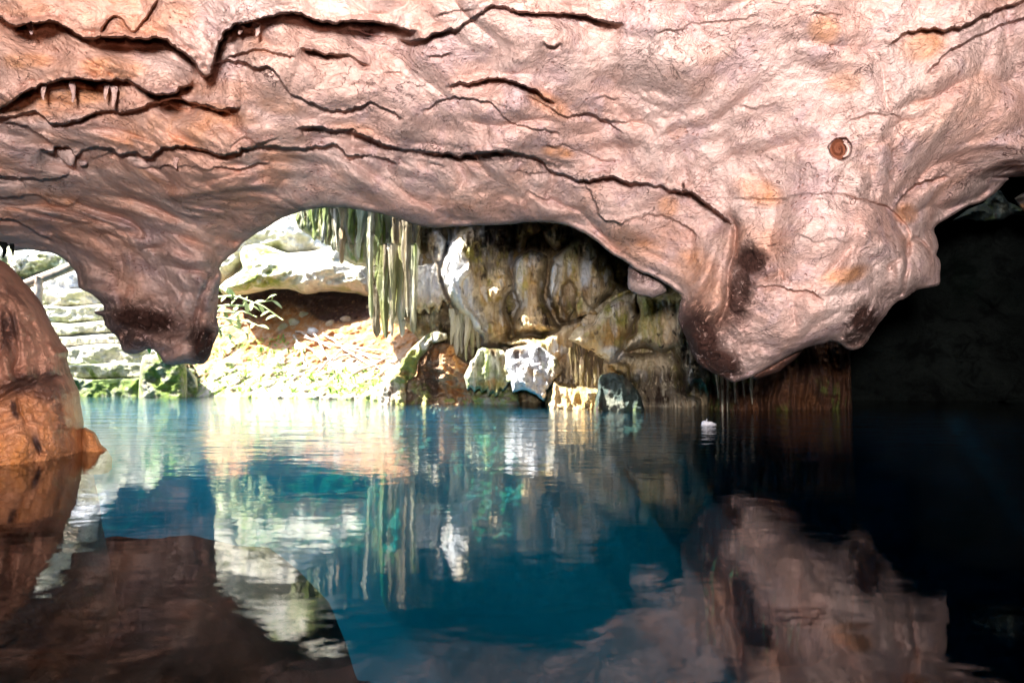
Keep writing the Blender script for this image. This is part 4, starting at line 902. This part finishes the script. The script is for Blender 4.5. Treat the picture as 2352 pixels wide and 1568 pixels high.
for i, (x, y, la) in enumerate([(545, 800, 'low green seedling on the bank below the trailing plant'), (600, 815, 'low leafy seedling right of the one below the trailing plant'), (640, 860, 'small yellow-green plant above the waterline stones'), (560, 870, 'small green plant near the waterline at the left of the bank'),
                               (500, 770, 'small pale leafy plant beside the right side of the left pendant'), (720, 880, 'tiny green plant at the waterline in the middle of the bank')]):
    Db = bank_front(x, y); b = proj(x, y, Db - .05)
    plant(la, b, [[b, b + np.array([.05, -.03, .12])], [b, b + np.array([-.08, -.02, .10])]], .12, .05, M['leaf'] if i % 2 else M['leaf_pale'], 30 + i, 4, GP)
# low green ground cover on the bank
V = []; Fc = []
rs = np.random.default_rng(12)
for k in range(1100):
    x = rs.uniform(430, 880); y = rs.uniform(775, 905) if x < 700 else rs.uniform(850, 905)
    b = proj(x, y, bank_front(x, y) - rs.uniform(-.02, .10)); dd = rs.normal(size=3) * np.array([1, .6, .7]) + np.array([0, -.3, .4])
    v, f = leaf_mesh(b, dd, (.1, -.5, .85), rs.uniform(.04, .10), rs.uniform(.02, .045), .3, 4)
    n0 = len(V); V += v; Fc += [tuple(a + n0 for a in ff) for ff in f]
tag(mesh_obj('ground_cover', np.array(V), Fc, M['leaf']), kind='stuff')

# ------------------------------------------------------------------ the wall of stalactites and flowstone
relief('flowstone_wall', z5([(700, 30), (1100, 10), (1800, 20), (1800, 900), (1400, 900), (1280, 620), (1230, 500), (1100, 470), (980, 350), (820, 270), (720, 200)]), 10.9, bulge=.35, back=1.2, Rr=40, step=2.2, mat=M['curtain'], amp=.08, nscale=2, flute=.10, ffreq=3.2,
       attrs_fn=lambda X, Y: {'moss': .5 * (X < 900), 'stain_shade': np.clip(sstep(880, 960, X) * 1.0, 0, 1), 'orange': .25}, seed=50)
tag(COL.objects[-1], 'pale fluted rock wall behind the green white stalactite curtain', 'flowstone')
GC = 'stalactites in the sunlit curtain left of centre'
ordn = ['leftmost', 'second', 'third', 'fourth', 'fifth', 'sixth', 'seventh', 'eighth', 'ninth', 'tenth', 'eleventh', 'twelfth', 'thirteenth', 'fourteenth', 'fifteenth', 'sixteenth', 'seventeenth', 'eighteenth', 'nineteenth', 'twentieth', 'twenty-first', 'twenty-second', 'twenty-third', 'twenty-fourth', 'twenty-fifth', 'twenty-sixth', 'twenty-seventh', 'twenty-eighth', 'twenty-ninth', 'thirtieth', 'thirty-first', 'thirty-second']
CU = [(728, 185, 20, .5, 0, 'greyish'), (765, 215, 18, .1, 0, 'white'), (800, 230, 16, 0, 0, 'white'), (845, 300, 26, .9, 0, 'green'), (885, 285, 20, .9, .2, 'dark green'), (925, 335, 22, .1, 0, 'white'), (962, 345, 16, .2, 0, 'pale'), (1000, 380, 24, 0, 0, 'white'), (1055, 475, 24, 0, 1, 'orange brown'),
      (1095, 320, 26, .6, .8, 'brown'), (1135, 330, 22, .9, 0, 'green'), (1180, 430, 28, .1, 0, 'white'), (1235, 590, 28, .1, 0, 'white'), (1290, 610, 30, .3, 0, 'pale green'), (1345, 680, 30, .1, 0, 'white'), (1395, 760, 28, .2, .3, 'cream'), (1430, 860, 26, .1, .3, 'cream'), (1465, 700, 30, 0, .7, 'brown'),
      (1508, 400, 11, 0, .9, 'thin yellow'), (1530, 860, 28, 0, .3, 'tan'), (1255, 885, 15, .1, 0, 'long thin white'), (1300, 1015, 30, 0, .4, 'long brownish'), (1352, 1022, 24, 0, .3, 'long blunt pale'), (1402, 1015, 20, 0, .5, 'long tan'), (1450, 880, 24, 0, .5, 'brownish'), (1490, 1010, 28, 0, .6, 'long brown'), (1560, 985, 24, 0, .2, 'long grey'), (1595, 870, 22, 0, .2, 'grey')]
rq = np.random.default_rng(44)
for k in range(20):
    bx = rq.uniform(735, 1590); near = min(CU, key=lambda c: abs(c[0] - bx)); CU.append((bx, near[1] * rq.uniform(.72, .97), rq.uniform(7, 13), rq.uniform(0, .8), rq.uniform(0, .6), 'thin'))
CU.sort(key=lambda c: c[0])
def nth(i):
    tens = {2: 'twent', 3: 'thirt', 4: 'fort'}
    if i < 20: return ordn[i]
    t, u = divmod(i + 1, 10)
    return tens[t] + 'ieth' if u == 0 else tens[t] + 'y-' + ['', 'first', 'second', 'third', 'fourth', 'fifth', 'sixth', 'seventh', 'eighth', 'ninth'][u]
for i, (x, yb, hw, mo, orr, col_) in enumerate(CU):
    (xx, yy), (_, yb_) = z5([(x, 20), (x, yb)])
    Dd = 10.25 - .30 * math.sin(i * 2.1) - (.35 if yb > 850 else 0) - (x - 728) * .0005
    stalactite('stalactite', xx, 478 if yb < 900 else 560, yb_, hw * .3125 * 1.2, Dd, M['curtain'], f'{nth(i)} from the left in the sunlit curtain, a {col_} stalactite', group=GC, seed=i + 3, moss=mo, orange=orr * .6, blunt=.22 + .3 * abs(math.sin(i * 2.7)), fl=.24, stain_shade=.1 + .75 * abs(math.sin(i * 3.7)) ** 2, lean=5 * math.sin(i * 1.7), flat=.9, waist=.25 * math.sin(i * 5.1))

def streaks(X, Y, seed, base):
    n = fbm(np.stack([X * .035, Y * .010, X * 0 + seed * 1.7], -1), 4, 700 + seed); n2 = fbm(np.stack([X * .02, Y * .02, X * 0 + seed * 2.3], -1), 4, 720 + seed)
    return {'stain_shade': np.clip(base.get('stain_shade', 0) + .85 * sstep(.12, .5, n) * .8, 0, 1), 'orange': np.clip(base.get('orange', 0) + .8 * sstep(.05, .5, n2), 0, 1), 'moss': np.clip(base.get('moss', 0) + .6 * sstep(.1, .5, -n2), 0, 1)}
def flow(name, out, D, label, mat='flow', bulge=.35, Rr=34, flute=.06, ffreq=3.5, amp=.06, st_=0.0, orr=0.0, mo=0.0, seed=0, cat='flowstone', group='flowstone masses on the far cave wall', pit=.03, fn=None, back=.7, nscale=2.6, step=1.9, grow=0.0):
    out = np.array(out, float); ctr = out.mean(0); dv = out - ctr; out = out + grow * dv / (np.linalg.norm(dv, axis=1, keepdims=True) + 1e-6)
    f0 = fn or (lambda X, Y: {'stain_shade': st_, 'orange': orr, 'moss': mo})
    big = lambda X, Y, d: -.26 * fbm(proj(X, Y, 9.5) * np.array([1.5, 1, .9]), 3, 740) - .12 * ridged(proj(X, Y, 9.5) * np.array([3.2, 1, 1.3]), 3, 750)
    relief(name, out, D, bulge=bulge * .5, back=back, Rr=Rr * .35, step=step, mat=M[mat], amp=amp, nscale=nscale, flute=flute, ffreq=ffreq, attrs_fn=lambda X, Y: streaks(X, Y, seed, f0(X, Y)), seed=seed, pit=pit, rough_edge=5, extra=big)
    return tag(COL.objects[-1], label, cat, group)
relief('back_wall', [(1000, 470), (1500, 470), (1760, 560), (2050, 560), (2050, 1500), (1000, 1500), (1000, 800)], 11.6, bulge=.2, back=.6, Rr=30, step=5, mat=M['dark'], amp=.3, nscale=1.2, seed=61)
tag(COL.objects[-1], kind='structure')
flow('flowstone_wall', [(905, 480), (1500, 480), (1560, 640), (1640, 780), (1640, 1100), (1000, 1100), (980, 800), (905, 720)], 10.6, 'brown fluted back wall seen in the gaps between the flowstone masses', seed=60, st_=.55, orr=.2, amp=.2, flute=.1, ffreq=2.6, step=3)
FSW = [ # outline, height towards us, rounding width, step sharpness
 (z6([(-30, 130), (60, 120), (330, 130), (420, 190), (640, 160), (640, 330), (540, 400), (420, 430), (330, 560), (200, 560), (0, 560)]), .25, 26),
 (z6([(-40, 470), (40, 450), (120, 460), (230, 470), (270, 440), (300, 520), (290, 600), (350, 700), (372, 760), (345, 790), (320, 750), (280, 830), (250, 780), (215, 840), (180, 790), (150, 835), (110, 800), (80, 830), (40, 780), (0, 800), (-30, 700)]), .75, 9),
 (z6([(200, 230), (290, 220), (340, 300), (330, 420), (290, 480), (240, 460), (200, 380)]), .5, 14),
 (z6([(300, 470), (350, 330), (430, 230), (560, 180), (700, 170), (800, 175), (832, 240), (825, 400), (850, 600), (800, 720), (770, 800), (825, 900), (815, 1000), (790, 1075), (700, 1095), (600, 1080), (590, 1010), (520, 940), (460, 890), (400, 800), (350, 680), (275, 570)]), .85, 34),
 (z6([(300, 560), (380, 480), (520, 440), (560, 520), (500, 640), (560, 800), (640, 900), (640, 1060), (600, 1080), (560, 960), (420, 830), (340, 700)]), 1.1, 26),
 (z6([(640, 660), (690, 620), (745, 650), (750, 700), (700, 755), (650, 730)]), 1.15, 10), (z6([(630, 900), (690, 880), (700, 960), (660, 990)]), 1.1, 9),
 (z6([(822, 560), (838, 450), (870, 390), (930, 362), (1010, 375), (1090, 420), (1080, 560), (1070, 700), (1110, 850), (1180, 900), (1190, 960), (1100, 985), (1000, 1000), (840, 1002), (820, 900), (870, 760), (830, 660)]), 1.05, 26),
 (z6([(1090, 560), (1120, 430), (1190, 350), (1260, 290), (1380, 270), (1500, 370), (1560, 470), (1600, 600), (1560, 690), (1480, 760), (1450, 830), (1460, 875), (1400, 850), (1330, 862), (1295, 872), (1270, 800), (1230, 900), (1160, 870), (1090, 720)]), 1.1, 24),
 (z6([(1090, 560), (1140, 450), (1220, 470), (1180, 580), (1120, 720), (1100, 780)]), 1.3, 14),
 (z6([(1290, 560), (1330, 600), (1360, 700), (1450, 820), (1460, 875), (1400, 850), (1330, 862), (1295, 872), (1280, 760), (1320, 680)]), 1.35, 10),
 (z6([(1390, 440), (1450, 380), (1470, 450), (1490, 540), (1450, 600), (1420, 590), (1380, 560), (1360, 500)]), 1.4, 12),
 (z6([(830, 250), (860, 170), (1000, 160), (1040, 230), (960, 280), (930, 340), (860, 380)]), .6, 18), (z6([(1090, 330), (1060, 230), (1150, 170), (1250, 200), (1240, 300), (1150, 360)]), .75, 16),
 (z6([(700, 1040), (830, 1005), (900, 985), (1050, 1000), (1240, 880), (1400, 880), (1480, 900), (1520, 1000), (1440, 1080), (1300, 1120), (1200, 1180), (1180, 1260), (1080, 1180), (900, 1100), (800, 1080)]), 1.25, 20),
]
HOLLOW = z6([(1170, 640), (1200, 590), (1250, 565), (1290, 600), (1310, 680), (1290, 760), (1240, 860), (1190, 860), (1160, 760)])
def swells(SW, hollow=None, am=.16, sd0=0):
    def fn(X, Y, d):
        e = np.zeros(X.shape); wx = 6 * fbm(np.stack([X * .03, Y * .03, X * 0 + sd0], -1), 3, 760); wy = 6 * fbm(np.stack([X * .03, Y * .03, X * 0 + 5 + sd0], -1), 3, 761)
        for o_, hgt, rr in SW:
            sd_, _, _ = poly_sd(X + wx, Y + wy, smooth_ring(o_, 2)); t = np.clip(sd_ / rr, 0, 1)
            e = np.maximum(e, hgt * np.sqrt(np.clip(1 - (1 - t) ** 2, 0, 1)) * (t > 0))
        if hollow:
            sd_, _, _ = poly_sd(X + wx, Y + wy, smooth_ring(hollow, 2)); e = e - .45 * sstep(0, 12, sd_)
        W = proj(X, Y, 9.5)
        e = e + am * fbm(W * np.array([2.0, 1, 1.1]), 4, 740) + .07 * ridged(W * np.array([6.5, 1, 1.5]), 3, 750) + .035 * ridged(W * np.array([14, 1, 5]), 3, 751)
        return -e
    return fn
fsw = swells(FSW, HOLLOW)
def fswA(X, Y):
    n = fbm(np.stack([X * .05, Y * .018, X * 0], -1), 4, 770); n2 = fbm(np.stack([X * .03, Y * .03, X * 0 + 4], -1), 4, 771)
    B = lambda *a: blob(X, Y, *a)
    stn = B(1120, 575, 60, 75) * .95 + B(1085, 700, 22, 26) * .9 + B(1240, 585, 34, 16) * .9 + B(1250, 735, 26, 60) * .8 + B(1350, 570, 60, 60) * .9 + B(1160, 520, 60, 50) * .9 + B(1280, 545, 50, 30) * .8 + B(1000, 540, 50, 60) * .8 + B(1390, 620, 22, 70) * .9 + B(1100, 760, 30, 40) * .4 + B(1170, 530, 16, 60)  # brown blotches; the upper ones also paint in the roof overhang's shade
    lit_pale = B(1045, 620, 34, 100, -18) * 1.1 + B(1095, 740, 22, 60, -15) + B(1190, 620, 12, 60) * .9 + B(1275, 640, 14, 50, 15) * .9 + B(1185, 690, 16, 40) * .7 + B(985, 640, 60, 60) * .7 + B(1345, 625, 14, 40) * .8  # whitens left sides, painting in the light that comes from the left
    ms = B(1100, 580, 30, 26) * .9 + B(1200, 620, 18, 60) * .6 + B(1320, 690, 24, 30) * .7 + B(1220, 790, 70, 24) * .7 + sstep(.2, .6, n2) * .5 + B(1330, 590, 40, 40) * .4
    og = .25 + .6 * sstep(.1, .5, n2) + B(1160, 760, 40, 30) * .4
    return {'stain_shade': np.clip(.72 * stn + .4 * sstep(.25, .6, n), 0, 1), 'pale': np.clip(lit_pale + .6 * sstep(.25, .6, -n), 0, 1), 'moss': np.clip(ms, 0, 1), 'orange': np.clip(og, 0, 1)}
relief('flowstone', z6([(-40, 110), (330, 100), (900, 110), (1500, 150), (1560, 330), (1640, 560), (1600, 700), (1500, 770), (1560, 900), (1560, 1020), (1480, 1100), (1300, 1125), (1200, 1190), (1180, 1270), (1080, 1190), (900, 1110), (700, 1100), (600, 1085), (540, 980), (440, 900), (395, 830), (350, 790), (320, 750), (285, 835), (250, 790), (215, 842), (180, 795), (150, 838), (110, 805), (80, 832), (40, 790), (0, 800), (-40, 700)]),
       10.35, bulge=.0, back=1.0, Rr=6, step=1.7, mat=M['flow'], amp=.03, nscale=6, attrs_fn=fswA, extra=fsw, seed=65, pit=.0, rough_edge=3)
tag(COL.objects[-1], 'big eroded cream and brown flowstone mass filling the right half of the arch opening', 'flowstone', 'flowstone masses on the far cave wall')
GT = 'brown stalactites over the water right of centre'
for i, (x, y0, y1, hw) in enumerate([(1295, 1040, 1370, 22), (1345, 1030, 1400, 28), (1385, 1050, 1390, 24), (1430, 1060, 1370, 26), (1475, 1060, 1330, 22), (1260, 1080, 1340, 16)]):
    (xx, ya), (_, yb) = z6([(x, y0), (x, y1)])
    la = ['narrowest left', 'second', 'middle', 'fourth', 'fifth', 'rightmost']
    stalactite('stalactite', xx, ya, yb, hw * .3125, 8.8 - .1 * (i % 2), M['flow'], None, group=GT, seed=80 + i, stain_shade=.9, orange=.4, blunt=.4)
bs = sorted([o for o in COL.objects if o.get('group') == GT], key=lambda o: o.location.x)
for o, n_ in zip(bs, ['leftmost', 'second', 'third', 'fourth', 'fifth', 'rightmost']): tag(o, f'{n_} of the six dark brown stalactites below the pitted mossy ledge', 'stalactite')
flow('boulder', z6([(775, 1230), (780, 1100), (860, 1078), (950, 1060), (1060, 1090), (1150, 1150), (1192, 1240), (1140, 1330), (1080, 1400), (1062, 1470), (1000, 1435), (900, 1400), (830, 1415), (815, 1320)]), 8.8, 'jagged white-grey boulder hanging just above the water in the centre', mat='greyrock', seed=72, flute=.02, amp=.12, bulge=.4,
     cat='boulder', group=None, fn=lambda X, Y: {'orange': blob(X, Y, 1275, 860, 16, 50) * .8, 'moss': 0, 'stain_shade': blob(X, Y, 1270, 880, 14, 40) * .5})
flow('flowstone', z6([(480, 1290), (530, 1190), (600, 1085), (680, 1095), (760, 1100), (790, 1170), (800, 1260), (822, 1330), (790, 1350), (750, 1410), (735, 1390), (700, 1440), (680, 1400), (655, 1450), (640, 1395), (600, 1420), (580, 1390), (545, 1420), (520, 1380), (495, 1390)]), 9.0,
     'small pleated flowstone cluster with dripping tips left of the white-grey boulder', seed=73, mat='curtain', flute=.09, ffreq=7, Rr=22, st_=.3)
flow('boulder', z6([(-140, 1440), (-110, 1380), (-60, 1300), (0, 1190), (60, 1120), (160, 1030), (250, 955), (340, 985), (345, 1040), (240, 1050), (190, 1110), (140, 1180), (120, 1290), (60, 1330), (40, 1400), (20, 2900), (-140, 2900)]), 9.7, 'slanting yellow-grey boulder leaning up to the right out of the water', mat='pale', seed=74,
     flute=.0, amp=.09, bulge=.35, Rr=26, cat='boulder', group=None, fn=lambda X, Y: {'moss': .7, 'orange': .2, 'stain_shade': 0})
flow('boulder', z6([(120, 1300), (140, 1190), (200, 1110), (280, 1060), (400, 1060), (420, 1150), (520, 1200), (500, 1300), (560, 1400), (600, 2900), (-20, 2900), (40, 1420)]), 10.0, 'orange rubble mass cradled to the right of the slanting boulder', mat='soil', seed=75, flute=.0, amp=.22, nscale=3.2, bulge=.35, Rr=40, cat='boulder', group=None, orr=.5, pit=.08)
GDp = 'thin stalactites hanging over the orange rubble'
for i, (x, y1) in enumerate([(380, 1080), (410, 1150), (450, 1130), (490, 1190), (530, 1160), (570, 1100)]):
    (xx, ya), (_, yb) = z6([(x, 800), (x, y1)])
    stalactite('stalactite', xx, ya, yb, 7.5, 9.6 + .05 * (i % 3), M['curtain'], f'{ordn[i]} from the left of six thin pale stalactites above the orange rubble', group=GDp, seed=90 + i, blunt=.3, orange=.2)
flow('boulder', z6([(1450, 1385), (1470, 1290), (1540, 1265), (1640, 1290), (1720, 1370), (1780, 1450), (1800, 1720), (1420, 1720)]), 8.0, 'dark teal rounded boulder at the waterline, right of the fluted foot', mat='teal', seed=77, flute=.0, cat='boulder', group=None)
# the lower right mass: yellow-green bulge, drapery, brown rock at the waterline, fluted foot
FS2 = [([(1360, 740), (1395, 695), (1430, 676), (1468, 668), (1468, 720), (1452, 760), (1438, 795), (1415, 828), (1390, 831), (1362, 812), (1330, 800), (1300, 780), (1330, 750)], .75, 30),
       (s1([(330, 600), (480, 600), (640, 620), (700, 760), (760, 1000), (830, 1130), (825, 1230), (800, 1290), (770, 1240), (745, 1290), (720, 1210), (700, 1240), (665, 1270), (640, 1260), (618, 1180), (600, 1060), (560, 980), (480, 1010), (380, 960), (250, 990), (240, 930), (310, 850), (335, 720)]), 1.05, 20),
       (z6([(1530, 1190), (1600, 1185), (1690, 1200), (1710, 1260), (1700, 1330), (1650, 1310), (1600, 1280), (1540, 1260)]), .75, 12),
       (z6([(1110, 1350), (1170, 1330), (1290, 1375), (1400, 1370), (1500, 1385), (1610, 1400), (1640, 1640), (1100, 1640)]), .95, 14),
       (s1([(180, 1070), (260, 1000), (400, 990), (560, 1000), (620, 1100), (660, 1260), (740, 1300), (760, 1420), (700, 1650), (330, 1650), (300, 1300), (300, 1180), (190, 1100)]), .5, 22)]
def fs2A(X, Y):
    n = fbm(np.stack([X * .05, Y * .018, X * 0 + 9], -1), 4, 772); n2 = fbm(np.stack([X * .03, Y * .03, X * 0 + 14], -1), 4, 773); B = lambda *a: blob(X, Y, *a)
    return {'moss': np.clip(B(1432, 705, 45, 45) * 1.3 + B(1520, 740, 90, 90) * .5 + .4 * sstep(.2, .5, n2), 0, 1), 'orange': np.clip(B(1400, 765, 60, 30) * .9 + B(1430, 850, 40, 24) * .9 + B(1350, 915, 90, 40) * .9, 0, 1),
            'stain_shade': np.clip(B(1500, 890, 110, 50) * .8 + B(1590, 820, 50, 110) * .6 + B(1320, 860, 60, 40) * .5 + .35 * sstep(.2, .6, n), 0, 1), 'pale': np.clip(B(1400, 815, 34, 20) + .3 * sstep(.3, .6, -n), 0, 1)}
relief('flowstone', [(1270, 880), (1290, 800), (1330, 740), (1395, 690), (1470, 655), (1600, 650), (1640, 760), (1660, 860), (1645, 905), (1640, 1060), (1262, 1060)], 9.25, bulge=0, back=1.0, Rr=6, step=1.7, mat=M['flow'], amp=.03, nscale=6, attrs_fn=fs2A, extra=swells(FS2, None, .12, 20), seed=79, rough_edge=4)
tag(COL.objects[-1], 'green-brown draped rock mass with a yellow-green bulge, down to the water right of centre', 'flowstone', 'flowstone masses on the far cave wall')
GW = 'thin stalactites reaching down beside the largest hanging mass'
for i, (x, y0, y1, hw) in enumerate([(880, 1120, 1440, 11), (915, 1120, 1430, 10), (1075, 1130, 1335, 14), (1020, 1110, 1290, 12), (850, 1120, 1300, 12), (960, 1130, 1330, 10)]):
    (xx, ya), (_, yb) = s1([(x, y0), (x, y1)])
    stalactite('stalactite', xx, ya - 20, yb, hw * .3516, 7.6, M['flow'], None, group=GW, seed=100 + i, stain_shade=.5, blunt=.3, lean=3)
bs = sorted([o for o in COL.objects if o.get('group') == GW], key=lambda o: o.location.x)
for o, n_ in zip(bs, ['leftmost', 'second', 'third', 'fourth', 'fifth', 'rightmost']): tag(o, f'{n_} of six thin dim stalactites under the lowest point of the largest hanging mass', 'stalactite')
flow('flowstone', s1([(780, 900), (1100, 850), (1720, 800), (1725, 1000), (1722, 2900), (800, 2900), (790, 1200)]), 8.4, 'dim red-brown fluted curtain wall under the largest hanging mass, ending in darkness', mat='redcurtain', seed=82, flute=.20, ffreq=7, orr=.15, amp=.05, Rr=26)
# dark far chamber at right
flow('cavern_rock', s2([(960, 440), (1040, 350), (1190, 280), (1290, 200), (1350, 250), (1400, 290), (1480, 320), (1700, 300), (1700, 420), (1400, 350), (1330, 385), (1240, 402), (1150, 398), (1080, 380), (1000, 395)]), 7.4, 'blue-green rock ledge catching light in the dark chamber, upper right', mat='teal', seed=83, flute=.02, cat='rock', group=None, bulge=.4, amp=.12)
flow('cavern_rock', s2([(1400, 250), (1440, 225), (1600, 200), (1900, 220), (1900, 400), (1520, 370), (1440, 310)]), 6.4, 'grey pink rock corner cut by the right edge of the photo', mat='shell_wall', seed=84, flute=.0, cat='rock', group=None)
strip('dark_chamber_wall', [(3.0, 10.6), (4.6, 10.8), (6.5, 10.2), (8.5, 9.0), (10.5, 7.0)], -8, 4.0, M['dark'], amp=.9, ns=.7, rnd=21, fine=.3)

# the small white thing floating on the dark water
e = empty('floating_blossom', tuple(proj(1624, 975, 640 / (975 - 860.))))
tag(e, 'tiny crumpled white blossom floating on the dark water right of centre', 'blossom')
wz = np.array(proj(1624, 975, 640 / 115.)); wz[2] = 0
nu, nv = 22, 12; V = []; Fc = []
for i in range(nv):
    for k in range(nu):
        th = math.pi * i / (nv - 1); ph = 2 * math.pi * k / nu
        V.append((math.sin(th) * math.cos(ph), math.sin(th) * math.sin(ph), math.cos(th)))
V = np.array(V); V = V * (1 + .35 * fbm(V * 1.9, 3, 888) + .22 * ridged(V * 3.5, 2, 889))[:, None] * np.array([.034, .026, .019]); V[:, 0] += np.where(V[:, 0] > 0, .5 * V[:, 0], 0); V[:, 2] *= np.where(V[:, 0] > 0, .75, 1.0)
for i in range(nv - 1):
    for k in range(nu): Fc.append((i * nu + k, (i + 1) * nu + k, (i + 1) * nu + (k + 1) % nu, i * nu + (k + 1) % nu))
mesh_obj('petals', V + wz + np.array([0, 0, .006]), Fc, M['white'], e)
tube('stalk', pline([wz + np.array([-.004, 0, .015]), wz + np.array([-.001, 0, .042])], 5), (.0035, .0022), M['white'], e, 6)
